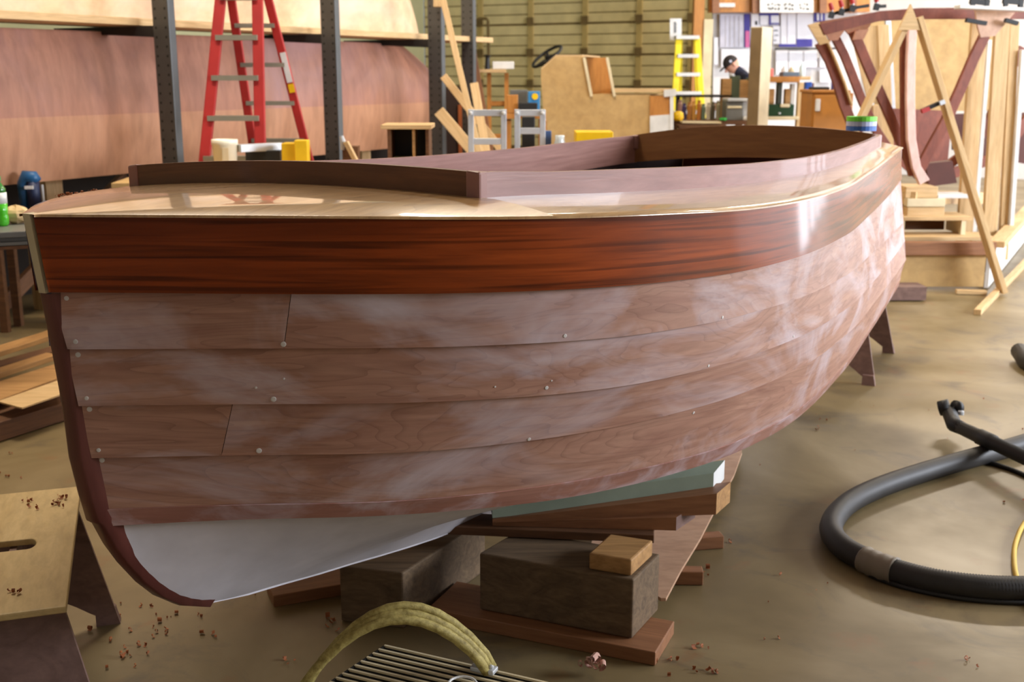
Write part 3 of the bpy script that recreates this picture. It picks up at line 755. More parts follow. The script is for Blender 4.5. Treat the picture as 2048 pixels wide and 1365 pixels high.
bench = thing('side_bench', 'grey topped bench at the left edge holding a green bottle', 'bench', (-3.0, 6.2, 0))
bt = [at(-260, 478, .9), at(62, 462, .9), at(70, 428, .9), at(-200, 440, .9)]
MB().prism([p for p in bt], (0, 0, -.03)).build('top', M_grey, bench, bevel=.004)
for k in range(3): MB().prism([bt[0] - UP * (.031 + .02 * k), bt[1] - UP * (.031 + .02 * k), bt[2] - UP * (.031 + .02 * k), bt[3] - UP * (.031 + .02 * k)], (0, 0, -.016)).build('board', (M_steel, M_grey, M_scrapd)[k], bench)
for p in (bt[0], bt[3], at(-60, 465, .9), at(-60, 436, .9)): c = p * .94 + sum(bt, Vector()) * .015; MB().box((c.x, c.y, .405), (.06, .06, .81)).build('leg', M_scrapd, bench)
def bottle(x, yb, z, hgt, label):
    p = at(x, yb, z); t = thing('soda_bottle', label, 'bottle', tuple(p)); r = .036
    M_liq = plain('green_soda', (70, 190, 30), .15, 0, .05, 4, .8)
    MB().lathe(tuple(p), [(r * .8, 0), (r, .012), (r, .05), (r * .93, .06), (r, .07), (r, .115)], 20).build('body', M_liq, t, smooth=True)
    MB().lathe(tuple(p + UP * .115), [(r * 1.01, 0), (r * 1.01, .055)], 20).build('label_band', M_white, t, smooth=True)
    MB().lathe(tuple(p + UP * .17), [(r, 0), (r * .95, .018), (r * .5, .045), (.014, .052), (.014, .06)], 20).build('shoulder', plain('green_plastic', (40, 120, 40), .15, 0, .05, 4, .8), t, smooth=True)
    MB().lathe(tuple(p + UP * .23), [(.016, 0), (.016, .018), (.012, .022)], 16).build('cap', plain('green_cap', (30, 160, 90), .4), t)
bottle(4, 452, .9, .23, 'bottle of green soda with a white label and green cap')
pz = at(36, 447, .9); pc = MB()
rnd = random.Random(3)
rows = [[pz + Vector((.07 * math.sin(u) * math.cos(v) * rnd.uniform(.8, 1.15), .06 * math.sin(u) * math.sin(v), .045 + .05 * math.cos(u) * rnd.uniform(.8, 1.1))) for v in [6.283 * k / 10 for k in range(11)]] for u in [.15 + 2.8 * k / 7 for k in range(8)]]
for r in rows: r[-1] = r[0]
pc.grid(rows).top('paper_bag', plain('tan_paper', (222, 190, 140), .8), 'crumpled tan paper lump beside the green bottle', 'paper')
tl = thing('power_tool', 'blue hand power tool with a white badge standing behind the bow', 'power tool', tuple(at(62, 418, .79)))
q0 = at(62, 412, .82); sx = q0.y / F
MB().tube([q0 + Vector((-12 * sx, 0, -.02)), q0 + Vector((-12 * sx, 0, 45 * sx)), q0 + Vector((-4 * sx, 0, 58 * sx)), q0 + Vector((10 * sx, 0, 56 * sx)), q0 + Vector((18 * sx, 0, 48 * sx))], [.03, .035, .045, .045, .03], 10).build('body', M_blue, tl, smooth=True)
MB().tube([q0 + Vector((8 * sx, 0, 0)), q0 + Vector((8 * sx, 0, 48 * sx))], [.045, .04], 10).build('motor', plain('dark_blue', (30, 44, 80), .5), tl, smooth=True)
MB().box(tuple(q0 + Vector((6 * sx, -.05, 38 * sx))), (.055, .01, .02)).build('badge', M_white, tl)
for dx in (-20, 26): MB().tube([q0 + Vector((dx * sx, 0, -.05)), q0 + Vector((dx * sx, 0, 42 * sx))], .008, 8).build('guide_rod', M_alu, tl)
MB().box(tuple(q0 + Vector((0, 0, -.02))), (.17, .1, .02)).build('base', M_dark, tl)
tsd = thing('tool_stand', 'low dark stand under the blue power tool', 'stand', (q0.x, q0.y, 0))
MB().box((q0.x, q0.y, .77), (.5, .3, .04)).build('top', M_scrapd, tsd)
for dx in (-.2, .2):
    for dy in (-.1, .1): MB().box((q0.x + dx, q0.y + dy, .375), (.05, .05, .75)).build('leg', M_scrapd, tsd)

# ================================================================== left background: rack with moulded hulls
M_hullp = wood('hull_pink_ply', (158, 108, 88), (186, 132, 106), (3.5, 3.5, .7), .6, 0, 'Object', haze=(176, 138, 140), haze_amt=.6, haze_scale=(.8, .8, .8), figure=1.5)
M_hullt = wood('hull_tan_ply', (178, 126, 94), (200, 148, 114), (3.5, 3.5, .7), .6, 0, 'Object', figure=1.5)
M_hullc = wood('hull_cream_ply', (212, 182, 146), (228, 200, 166), (1.5, 1.5, 2), .6, 0, 'Object', haze=(226, 214, 204), haze_amt=.6, haze_scale=(.7, .7, 1.5))
OFF = -6.49
def rowp(a, off, z): return E1 * a + E2 * (OFF + off) + UP * z
a_end = room(atp(862, 200, E2 * OFF, E2))[0]
def shell(name, m, label, z0, z1, bulge, a_lo, endf, n=44, off0=0.0, f0=0, f1=1):
    rows = []
    for i in range(n + 1):
        q = i / n; a = a_lo + (a_end - a_lo) * q; r = []
        for j in range(11):
            f = f0 + (f1 - f0) * j / 10; z = z0 + (z1 - z0) * f
            e = endf(f); aa = a_lo + (e - a_lo) * q; back = max(0, (aa - (e - 1.6)) / 1.6) ** 2.2 * .55
            r.append(rowp(aa, off0 + bulge(f) - back, z))
        rows.append(r)
    b = MB().grid(rows)
    rows2 = [[p - E2 * .03 for p in r] for r in rows]; b.grid(rows2)
    b.grid([rows[-1], rows2[-1]]); b.grid([[r[0] for r in rows], [r[0] for r in rows2]]); b.grid([[r[-1] for r in rows], [r[-1] for r in rows2]])
    return b
hl = thing('moulded_hull', 'large pinkish plywood hull shell stored behind the rack posts, below the shelf', 'boat hull', tuple(rowp(8, -.3, .5)), 'hull shells stored on the rack')
HB = lambda f: .10 * math.sin(math.pi * min(1, f * .9 + .1)); HE = lambda f: a_end + .95 - .9 * max(0, f - .5) ** 1.5 * 2
shell('h', M_hullp, '', .955, 1.945, HB, 1.5, HE, f0=.43).build('upper_planking', M_hullp, hl, smooth=True)
shell('h', M_hullt, '', .955, 1.945, HB, 1.5, HE, f1=.43, off0=.004).build('lower_planking', M_hullt, hl, smooth=True)
for a in (3.5, 5.5, 7.5, 9.2, 10.4): MB().box(tuple(rowp(a, -.32, .48)), (.25, .14, .96), math.atan2(E2.y, E2.x)).build('cradle_leg', M_lumber_z, hl)
for a in (3, 5, 7): board_obj('cradle_brace', rowp(a, -.25, .1), rowp(a + 1.2, -.25, .9), .05, .1, M_scrapd, hl)
MB().prism([rowp(1.5, -1.5, 0), rowp(1.5, -.95, 0), rowp(11.2, -.95, 0), rowp(11.2, -1.5, 0)], (0, 0, 1.15)).top('dark_backing', plain('backing_brown', (38, 30, 24), .85), 'long dark crate added to darken the gap under the pinkish hull shell', 'backing')  # dark backing box added so the gap under the shell reads dark
hu = thing('moulded_hull', 'cream plywood hull shell resting on top of the rack shelf', 'boat hull', tuple(rowp(8, -.3, 2.03)), 'hull shells stored on the rack')
ue = room(atp(838, 100, E2 * OFF, E2))[0]
shell('h', M_hullc, '', 2.035, 3.5, lambda f: .10 * math.sin(math.pi * (f * .8 + .2)), 1.5, lambda f: ue + .75 - 1.0 * f ** 1.1).build('planking', M_hullc, hu, smooth=True)
# shelf plank lying on the arms
top_board('shelf_plank', rowp(1.2, .10, 2.005), rowp(9.6, .10, 2.005), .5, .05, M_lumber, 'long pale shelf plank on the rack arms under the cream hull', 'plank')
top_board('shelf_plank', rowp(9.62, .10, 2.005), rowp(10.75, .10, 2.005), .5, .05, M_lumber, 'shorter pale shelf plank at the far end of the rack', 'plank')
# rack posts
M_hole = plain('dark_hole', (28, 28, 26), .8)
def post(px, Y, wpx, lab, arm=True, top=3.6, foot_clip=0.0):
    c = aty(px, 150, Y); w_ = wpx * 1.38 * Y / F; dp = w_ * .42
    t = thing('rack_post', lab, 'rack post', (c.x, c.y, 0), 'steel rack uprights')
    ang = math.atan2(E2.y, E2.x)
    MB().box((c.x, c.y, top / 2), (w_, dp, top), ang).build('upright', M_steel, t, bevel=.006)
    h = MB(); k = 0; z = .1
    front = -E1 * (dp / 2 + .001)
    while z < top:
        for q in (-.30, .30):
            p = c + E2 * (w_ * q) + front; p = Vector((p.x, p.y, z))
            ring = [p + E2 * (.009 * math.cos(a)) + UP * (.009 * math.sin(a)) for a in [6.283 * i / 8 for i in range(8)]]
            h.add(ring, [tuple(range(8))])
        z += .062
    o = h.build('holes', M_hole, t); o['kind'] = 'stuff'
    if arm: MB().prism([Vector((c.x, c.y, 1.975)) + E2 * .02 - E1 * .03, Vector((c.x, c.y, 1.975)) - E2 * 1.05 - E1 * .03, Vector((c.x, c.y, 1.945)) - E2 * 1.05 - E1 * .03, Vector((c.x, c.y, 1.895)) + E2 * .02 - E1 * .03], tuple(E1 * .06)).build('arm', M_dark, t)
    MB().box((c.x, c.y, .01), (w_ * 2.2, w_ * 2.2, .02), ang).build('base_plate', M_steel, t)
post(335, 8.0, 31, 'perforated steel rack post nearest the bow')
post(664, 9.6, 26, 'perforated steel rack post right of the red ladder')
post(874, 11.0, 23, 'perforated steel rack post beside the long leaning board')
post(938, 12.0, 20, 'perforated steel rack post standing farthest right', arm=False)
board_obj_up = top_board('wood_block', aty(876, -20, 10.85), aty(876, 14, 10.85), .08, .08, M_lumber, 'small wood block on the rack post at the top of the frame', 'block')

# red double-sided step ladder
ld = thing('step_ladder', 'tall red fibreglass step ladder standing between the rack posts', 'ladder', tuple(aty(510, 400, 8.1) * Vector((1, 1, 0)) if False else (aty(510, 300, 8.1).x, 8.1, 0)))
YA, YB = 7.95, 8.55
def rail(x0, y0, Y0, x1, y1, Y1, wd=.075, dp=.035, nm='rail'):
    p = aty(x0, y0, Y0); q = aty(x1, y1, Y1); d = q - p; k = (0.0 - p.z) / d.z      # run down to the floor
    q = p + d * k; p = p - d * (.55 / abs(d.z)); MB().bar(p, q, wd, dp, (0, 1, 0)).build(nm, M_redp, ld, bevel=.006); return p, q
fl_ = rail(441, 0, 8.2, 410, 312, YA); fr_ = rail(515, 0, 8.2, 521, 312, YA)
bl_ = rail(463, 0, 8.35, 507, 300, YB, .06); br_ = rail(537, 0, 8.35, 615, 305, YB, .06)
def rung(ra, rb, zz, dp, hh):
    def pt(r): p, q = r; k = (zz - p.z) / (q.z - p.z); return p + (q - p) * k
    MB().bar(pt(ra), pt(rb), dp, hh).build('step', plain('ladder_step', (150, 146, 130), .5, .3), ld)
for k in range(9):
    rung(fl_, fr_, .28 + k * .27, .09, .035)
    rung(bl_, br_, .37 + k * .27, .05, .03)
tl_ = (fl_[0] + fr_[0] + bl_[0] + br_[0]) / 4
MB().box((tl_.x, tl_.y, fl_[0].z + .03), (.42, .32, .07)).build('top_cap', M_redp, ld, bevel=.01)
p = aty(573, 135, 8.38); MB().bar(aty(565, 105, 8.40), aty(580, 165, 8.44), .04, .01, (0, 1, 0)).build('sticker', M_white, ld)
p = aty(583, 170, 8.38); MB().bar(aty(581, 168, 8.44), aty(585, 185, 8.45), .04, .01, (0, 1, 0)).build('sticker', M_yel2, ld)

# ================================================================== long bench beyond the boat and what stands on it
wb_ = thing('work_bench', 'long workbench hidden beyond the boat carrying tools and frames', 'bench', (-.6, 7.6, 0))
board_obj('top', (-2.5, 7.45, .975), (1.4, 7.75, .975), .75, .05, M_ply, wb_)
for x in (-2.4, -.6, 1.3):
    for dy in (-.28, .28): MB().box((x, 7.6 + dy + .077 * x * .9 + .04, .475), (.08, .08, .95)).build('leg', M_lumber_z, wb_)
def onbench(x, Y=7.55): return aty(x, 300, Y).x
def bx(name, x0, x1, ytop, Y, dp, m, label, cat, z0=1.0, group=None, bevel=.005):
    a = aty(x0, ytop, Y); b = aty(x1, ytop, Y)
    return MB().box(((a.x + b.x) / 2, Y + dp / 2, (z0 + a.z) / 2), (abs(b.x - a.x), dp, a.z - z0)).top(name, m, label, cat, group, bevel=bevel)
c = aty(450, 300, 7.5); t = thing('plastic_bucket', 'white plastic tub behind the front coaming', 'tub', (c.x, 7.5, 1.0)); zt = aty(450, 279, 7.5).z - 1.0
MB().lathe((c.x, 7.5, 1.0), [(.066, 0), (.080, zt * .85), (.084, zt * .86), (.084, zt), (.076, zt), (.062, .02)], 28).build('body', plain('white_plastic', (240, 236, 214), .35, 0, .04), t, smooth=True)
MB().bar((c.x + .02, 7.415, 1.0 + zt * .1), (c.x + .026, 7.408, 1.0 + zt * .8), .04, .004, (0, 1, 0)).build('label_strip', M_cream, t)
bx('carton', 562, 590, 287, 7.45, .14, M_yel2, 'yellow carton with a grey lid, left of the two by the ladder foot', 'carton')
bx('carton', 588, 614, 281, 7.42, .10, plain('yellow_card', (252, 206, 30), .5), 'taller yellow carton right of its neighbour by the ladder foot', 'carton')
top_board('level', aty(478, 297, 7.5), aty(562, 293, 7.7), .05, .05, M_alu, 'grey metal straightedge lying behind the white tub', 'straightedge')
bx('tool_case', 490, 560, 301, 7.6, .2, M_dark, 'low dark tool case under the metal straightedge', 'case')
# wooden box with open dark front
bxx = thing('wooden_box', 'open fronted wooden box with a plank lid beside the third rack post', 'box', (aty(810, 260, 7.7).x, 7.8, 1.0))
a = aty(768, 254, 7.6); b = aty(860, 252, 7.6)
board_obj('lid', (a.x - .02, 7.75, a.z), (b.x + .01, 7.75, a.z), .36, .028, M_lumber, bxx)
MB().box((b.x - .02, 7.75, (1.0 + a.z) / 2 - .007), (.02, .3, a.z - 1.014)).build('side', M_scrapd, bxx)
MB().box((a.x + .03, 7.75, (1.0 + a.z) / 2 - .007), (.02, .3, a.z - 1.014)).build('side', M_scrapd, bxx)
MB().box(((a.x + b.x) / 2, 7.89, (1.0 + a.z) / 2 - .007), (b.x - a.x - .07, .02, a.z - 1.014)).build('back', M_dark, bxx)
MB().box((b.x - .11, 7.7, (1.0 + a.z) / 2 - .007), (.015, .2, a.z - 1.014)).build('divider', M_scrap, bxx)
MB().box((a.x + .12, 7.72, 1.06), (.13, .14, .12)).build('content', plain('dull_green', (90, 96, 60), .6), bxx)
cb = thing('clamped_block', 'small wood block with a metal clamp beside the second rack post', 'clamp', (aty(700, 290, 7.4).x, 7.45, 1.0))
a = aty(702, 292, 7.45); MB().box((a.x, 7.45, (1.0 + a.z) / 2), (.10, .1, a.z - 1.0)).build('block', M_scrapd, cb)
board_obj('stick', aty(692, 284, 7.38), aty(716, 330, 7.36), .03, .03, M_lumber, cb)
MB().tube([aty(685, 300, 7.4), aty(686, 283, 7.4), aty(683, 272, 7.4)], [.012, .018, .012], 8).build('clamp', M_alu, cb)
# aluminium frames
def aluframe(x0, x1, yt, yb, Y, lab, mid=None):
    t = thing('aluminium_frame', lab, 'metal frame', (aty((x0 + x1) / 2, yb, Y).x, Y, 1.0), 'square aluminium frames')
    A = aty(x0, yt, Y); B_ = aty(x1, yt, Y); w_ = 11 * Y / F
    for x in (A.x + w_ / 2, B_.x - w_ / 2): MB().box((x, Y, (1.0 + A.z) / 2), (w_, .05, A.z - 1.0)).build('upright', M_alu, t, bevel=.003)
    MB().box(((A.x + B_.x) / 2, Y, A.z - w_ * .6), (B_.x - A.x - 2 * w_, .046, w_ * 1.1)).build('top_bar', M_alu, t, bevel=.003)
    zb = aty(x0, yb, Y).z
    MB().box(((A.x + B_.x) / 2, Y, zb), (B_.x - A.x - 2 * w_, .046, w_ * 1.1)).build('bottom_bar', M_alu, t, bevel=.003)
    for x in (A.x - .0 + w_ / 2, B_.x - w_ / 2): MB().lathe((0, 0, 0), [(.012, 0), (.012, .012), (.005, .016)], 10, Matrix.Translation((x, Y - .025, A.z - w_ * .6)) @ Matrix.Rotation(math.pi / 2, 4, 'X')).build('bolt', M_white, t)
aluframe(936, 1013, 219, 283, 7.5, 'left aluminium square frame standing in front of the leaning boards')
aluframe(1029, 1091, 219, 262, 7.55, 'right aluminium square frame with a dark tool behind it')
bx('power_drill_case', 1044, 1070, 234, 7.75, .12, M_dark, 'small black case seen through the right aluminium frame', 'case')
bx('yellow_tray', 1152, 1227, 264, 7.45, .25, M_yel2, 'flat yellow tray just above the far coaming', 'tray')
c = aty(1120, 260, 7.5); t = MB().lathe((c.x, 7.5, 1.0), [(.035, 0), (.037, .22), (.03, .24), (.03, .27)], 16).top('glass_jar', plain('cloudy_jar', (206, 214, 216), .15, 0, .1, 8), 'cloudy jar standing left of the yellow tray', 'jar', smooth=True)
bx('blue_roll', 1090, 1103, 262, 7.6, .06, plain('steel_blue', (70, 96, 140), .5), 'small blue grey box between jar and aluminium frame', 'box')

# ================================================================== leaning boards and shelf behind the rack end
def lean(x0, y0, Y0, x1, y1, Y1, wd, th, m, label):
    p = aty(x0, y0, Y0); q = aty(x1, y1, Y1); d = q - p; q = p + d * ((0.0 - p.z) / d.z); p = p - d * .05
    return top_board('leaning_board', p, q, wd, th, m, label, 'board', 'boards leaning at the rack end', (0, 1, 0))
lean(872, -60, 9.9, 937, 215, 9.5, .05, .03, M_lumber, 'long thin board leaning past the third rack post')
lean(949, 172, 10.6, 968, 280, 10.4, .075, .03, M_lumber, 'short board leaning behind the left aluminium frame')
lean(945, 95, 12.4, 953, 140, 12.4, .06, .03, M_red, 'short reddish board right of the farthest rack post')
lean(889, 155, 10.85, 928, 205, 10.75, .07, .03, M_lumber, 'pale board slanting behind the third rack post')
lean(880, 225, 10.4, 925, 278, 10.3, .10, .03, M_lumber, 'wide pale board slanting low behind the third rack post')
shf = thing('dark_cupboard', 'dark open cupboard with an orange edge behind the rack end', 'cupboard', (aty(900, 230, 13.7).x, 13.9, 0))
a = aty(872, 175, 13.7); b = aty(926, 175, 13.7)
MB().box(((a.x + b.x) / 2, 14.0, a.z / 2), (b.x - a.x, .5, a.z)).build('body', plain('dark_brown', (52, 28, 14), .7), shf)
MB().box((b.x - .03, 13.73, a.z / 2 - .1), (.06, .03, a.z - .2)).build('post', plain('orange_wood', (176, 92, 40), .5), shf)
# shelf stand with white tray
ss = thing('shelf_stand', 'ochre wooden stand with a shelf behind the aluminium frames', 'stand', (aty(1000, 150, 12).x, 12.2, 0))
a = aty(955, 142, 12.5); b = aty(1012, 138, 12.5)
board_obj('shelf', (a.x, 12.6, a.z), (b.x, 12.6, a.z), .35, .035, M_lumber, ss)
for x in (978, 1013): MB().box((aty(x, 200, 12.5).x, 12.6, (a.z - .02) / 2), (.045, .06, a.z - .02)).build('leg', M_ochre, ss)
for z in (1.0, 1.35): board_obj('rail', (a.x + .1, 12.62, z), (b.x, 12.62, z), .03, .05, M_ochre, ss)
bx('white_tray', 985, 1028, 123, 12.5, .2, M_white, 'white tray lying on the ochre shelf stand', 'tray', z0=a.z + .02)
MB().tube([aty(975, 139, 12.5), aty(975, 116, 12.5), aty(976, 110, 12.5)], [.03, .022, .035], 8).top('hand_plane', M_dark, 'small dark upright hand tool beside the white tray', 'tool')
tb = thing('tool_table', 'low table with tools left of the plywood console', 'table', (aty(1045, 230, 11).x, 11.2, 0))
zt_ = aty(1045, 232, 11).z
board_obj('top', (aty(1010, 230, 11).x, 11.2, zt_), (aty(1092, 230, 11).x, 11.2, zt_), .5, .05, M_ochre, tb)
for x in (1015, 1086): MB().box((aty(x, 230, 11).x, 11.2, zt_ / 2 - .02), (.07, .4, zt_ - .05)).build('leg', M_ochre, tb)
bx('blue_carton', 1056, 1080, 183, 11.0, .12, plain('bright_blue', (60, 140, 200), .5), 'bright blue carton with a yellow round print', 'carton', z0=zt_ + .026)
p = aty(1070, 193, 10.99); MB().lathe((0, 0, 0), [(.03, 0), (.03, .003)], 14, Matrix.Translation(p) @ Matrix.Rotation(math.pi / 2, 4, 'X')).build('print', M_yel2, bpy.data.objects['blue_carton'])
bx('machine', 1020, 1055, 180, 11.15, .2, M_grey, 'grey bench machine left of the blue carton', 'machine', z0=zt_ + .026)
bx('tool_box', 1038, 1075, 206, 10.9, .09, M_black, 'black low box in front of the blue carton', 'box', z0=zt_ + .026)
bx('tool_box', 1014, 1036, 190, 10.95, .09, M_ochre, 'ochre wooden box at the left of the tool table', 'box', z0=zt_ + .026)

# ================================================================== plywood console with steering wheel
YC = 13.0
cs = thing('boat_console', 'plywood boat console with a low seat box, steering wheel on its slanted top', 'console', (aty(1220, 200, YC).x, YC + .4, .5))
sidep = [(1082, 140), (1112, 113), (1165, 113), (1172, 116), (1183, 192), (1300, 192), (1300, 330), (1095, 330), (1082, 160)]
def P(x, y, Y=YC): return aty(x, min(y, 1e9), Y)
def zc(p): return Vector((p.x, p.y, max(.5, p.z)))
near = [zc(P(x, y)) for x, y in sidep]
MB().prism(near, (0, .02, 0)).build('side_panel', M_ply, cs)
far = [p + Vector((.25, .8, 0)) for p in near]
MB().prism(far, (0, .02, 0)).build('side_panel', M_ply, cs)
def span(i, j, nm, m):
    a, b = near[i], near[j]; o = Vector((.25, .8, 0)); MB().prism([a, b, b + o, a + o], (0, 0, .018)).build(nm, m, cs)
span(0, 1, 'dash_panel', M_lumber); span(1, 2, 'top_panel', M_lumber); span(4, 5, 'seat_top', M_ply)
for (x0, y0), (x1, y1) in (((1168, 115), (1183, 193)), ((1214, 115), (1229, 193))):
    a = aty(x0, y0, YC - .015); b = aty(x1, y1, YC - .015); MB().bar(a, b, .03, .03, (0, 1, 0)).build('edge_trim', M_cream, cs)
MB().prism([zc(aty(x, y, YC + .5)) for x, y in ((1174, 116), (1214, 115), (1229, 193), (1185, 193))], (0, .02, 0)).build('inner_panel', M_ochre, cs)
MB().prism([zc(aty(x, y, YC - .02)) for x, y in ((1228, 178), (1345, 178), (1345, 185), (1228, 185))], (0, .5, 0)).build('seat_rail', M_lumber, cs)
MB().prism([zc(aty(x, y, YC - .02)) for x, y in ((1300, 192), (1342, 192), (1342, 229), (1300, 232))], (0, .02, 0)).build('end_panel', M_ochre, cs)
MB().prism([zc(aty(x, y, YC - .03)) for x, y in ((1300, 232), (1342, 229), (1342, 300), (1300, 300))], (0, .02, 0)).build('white_panel', M_white, cs)
MB().prism([zc(aty(x, y, YC - .04)) for x, y in ((1340, 184), (1347, 184), (1347, 300), (1340, 300))], (0, .06, 0)).build('corner_trim', M_white, cs)
MB().prism([zc(aty(x, y, YC - .045)) for x, y in ((1328, 180), (1352, 178), (1352, 192), (1328, 194))], (0, .06, 0)).build('bracket', M_white, cs)
wc = aty(1094, 113, YC + .35); ax = Vector((-.55, -.25, .8)).normalized()
q = ax.to_track_quat('Z', 'Y').to_matrix().to_4x4(); MW = Matrix.Translation(wc) @ q
wh = MB().tube([MW @ Vector((.19 * math.cos(a), .19 * math.sin(a), 0)) for a in [6.2832 * k / 32 for k in range(33)]], .018, 8, False).build('steering_wheel', M_black, cs, smooth=True)
for k in range(3):
    a = k * 2.094 + .5; MB().bar(MW @ Vector((0, 0, -.02)), MW @ Vector((.185 * math.cos(a), .185 * math.sin(a), 0)), .03, .012, tuple(ax)).build('spoke', M_black, wh)
MB().tube([MW @ Vector((0, 0, .01)), MW @ Vector((0, 0, -.16))], .03, 10).build('hub', M_black, wh)
MB().box((aty(1210, 300, YC).x, YC + .45, .25), (1.45, 1.0, .5)).top('platform', M_ply, 'low plywood platform under the boat console', 'platform')

# ================================================================== right-centre background
M_fabric = plain('navy_shirt', (34, 38, 62), .8); M_jean = plain('blue_grey_trousers', (70, 76, 92), .8); M_skin = plain('skin', (214, 156, 130), .55)
# wooden column with cream facing and a white notice
cw = thing('wooden_column', 'brown wooden column with a cream board behind the yellow ladder', 'column', (aty(1404, 100, 18.4).x, 18.5, 0))
a = aty(1386, 100, 18.4); b = aty(1406, 100, 18.4); c_ = aty(1424, 100, 18.4)
MB().box(((a.x + b.x) / 2, 18.5, 2.6), (b.x - a.x, .2, 5.2)).build('post', M_ochre, cw)
zt_ = aty(1410, 38, 18.3).z
MB().box(((b.x + c_.x) / 2, 18.48, zt_ / 2), (c_.x - b.x, .2, zt_)).build('facing_board', M_cream, cw)
nt = thing('notice', 'white notice with small dark print on the overhead door', 'notice', tuple(aty(1351, 80, 17.9)))
def panel(x0, y0, x1, y1, Y, m, nm, par, th=.02):
    p = [aty(x0, y0, Y), aty(x1, y0, Y), aty(x1, y1, Y), aty(x0, y1, Y)]; return MB().prism(p, (0, th, 0)).build(nm, m, par)
panel(1340, 37, 1363, 80, 17.9, M_white, 'sheet', nt)
for k in range(7): panel(1348.5, 44 + k * 3.2, 1352.5 + (k % 2), 46 + k * 3.2, 17.89, M_dark, 'print_line', nt, .006)
# yellow ladder
yl = thing('step_ladder', 'yellow step ladder leaning by the wooden column', 'ladder', (aty(1380, 150, 17.6).x, 17.6, 0))
def leg2(x0, y0, x1, y1, Y0, Y1, m):
    p = aty(x0, y0, Y0); q = aty(x1, y1, Y1); d = q - p; q = p + d * ((0 - p.z) / d.z); MB().bar(p, q, .09, .05, (0, 1, 0)).build('rail', m, yl, bevel=.008); return p, q
ra = leg2(1357, 76, 1350, 190, 17.6, 17.3, M_yellow); rb = leg2(1394, 76, 1402, 190, 17.6, 17.3, M_yellow)
for x0, x1 in ((1362, 1360), (1390, 1394)):
    p = aty(x0, 78, 17.75); q = aty(x1, 190, 18.0); d = q - p; q = p + d * ((0 - p.z) / d.z); MB().bar(p, q, .05, .04, (0, 1, 0)).build('back_rail', M_yellow, yl)
panel(1353, 71, 1399, 78, 17.5, M_white, 'top_cap', yl, .3)
for k in range(8):
    zz = aty(1370, 112 + 37 * k, 17.5).z
    if zz < .1: break
    f = lambda r: r[0] + (r[1] - r[0]) * ((zz - r[0].z) / (r[1].z - r[0].z))
    MB().bar(f(ra), f(rb), .12, .05).build('step', M_white, yl)
# mezzanine beam, sign, diagonal braces
bm_ = thing('mezzanine_beam', 'orange brown beam with brackets above the white wall corner', 'beam', tuple(aty(1560, 25, 18.6)))
panel(1420, -30, 1740, 24, 18.6, M_ochre, 'beam', bm_, .25)
panel(1436, 6, 1470, 14, 18.55, M_white, 'strut', bm_, .04)
for x in (1425, 1505, 1640, 1700): panel(x, -30, x + 14, 26, 18.5, M_red, 'bracket', bm_, .08)
sg = thing('lettered_sign', 'white sign with two rows of black characters on the mezzanine beam', 'sign', tuple(aty(1572, 25, 18.45)))
panel(1520, -8, 1627, 25, 18.45, M_white, 'board', sg)
rnd = random.Random(5)
for row in (6, 14):
    for k in range(12):
        x = 1535 + k * 6.8 + (3 if k > 7 else 0)
        if k in (4, 8): continue
        for q in range(3):
            dx = rnd.uniform(0, 3.2); dy = rnd.uniform(0, 3.5); panel(x + dx, row + dy, x + dx + rnd.choice((1.2, 2.6)), row + dy + rnd.choice((1.2, 3.0)), 18.44, M_dark, 'glyph_stroke', sg, .006)
# white corner: tall boards and posters on the wall
M_paper = plain('paper', (232, 232, 240), .7, 0, .04); M_indigo = plain('indigo_print', (62, 54, 150), .6); M_pink = plain('pink_print', (224, 110, 170), .6); M_pap2 = plain('grey_paper', (206, 206, 222), .7)
YW = 18.9
def poster(x0, y0, x1, y1, label, m=M_paper, prints=(), grp='sheets pinned on the white wall', Y=YW):
    t = thing('pinned_sheet', label, 'poster', tuple(aty((x0 + x1) / 2, y1, Y)), grp); panel(x0, y0, x1, y1, Y, m, 'sheet', t, .015)
    for (a, b, c, d, mm) in prints: panel(a, b, c, d, Y - .012, mm, 'print', t, .008)
wp = panel(1426, 24, 1720, 330, 19.0, M_wallw, 'wall_partition', None, .1); structure(wp); wp.name = 'wall_partition'
poster(1440, 28, 1487, 95, 'large grey drawing sheet pinned left of the dark blue strip', M_pap2, [(1452 + k * 9, 32, 1452.8 + k * 9, 92, M_paper) for k in range(4)])
poster(1488, 28, 1500, 95, 'dark blue strip with a pink lower half on the white wall', M_indigo, [(1491, 62, 1499, 95, M_pink)])
poster(1503, 28, 1520, 56, 'small white sheet with a dark mark above the tall plywood panel', M_paper, [(1511, 42, 1515, 50, M_dark)])
poster(1518, 26, 1558, 50, 'white sheet with an indigo frame above the tall plywood panel', M_paper, [(1518, 26, 1558, 31, M_indigo), (1538, 31, 1542, 50, M_indigo), (1543, 46, 1558, 49, M_indigo)])
poster(1546, 52, 1560, 88, 'narrow white sheet with scribbles right of the tall plywood panel', M_paper, [(1548, 60, 1556, 62, M_dark), (1549, 70, 1557, 71.5, M_dark), (1547, 80, 1553, 81.5, M_dark)])
poster(1562, 26, 1592, 94, 'tall white sheet with a blue bottom strip', M_paper, [(1558, 88, 1592, 94, M_indigo), (1575, 28, 1575.8, 86, M_pap2)])
poster(1594, 26, 1626, 94, 'tall white sheet with a large indigo bottom block', M_paper, [(1593, 78, 1625, 94, M_indigo)])
poster(1628, 24, 1650, 44, 'indigo patterned sheet beside the boat frames', M_indigo, [(1634, 27, 1638, 41, M_paper), (1642, 27, 1645, 41, M_paper)])
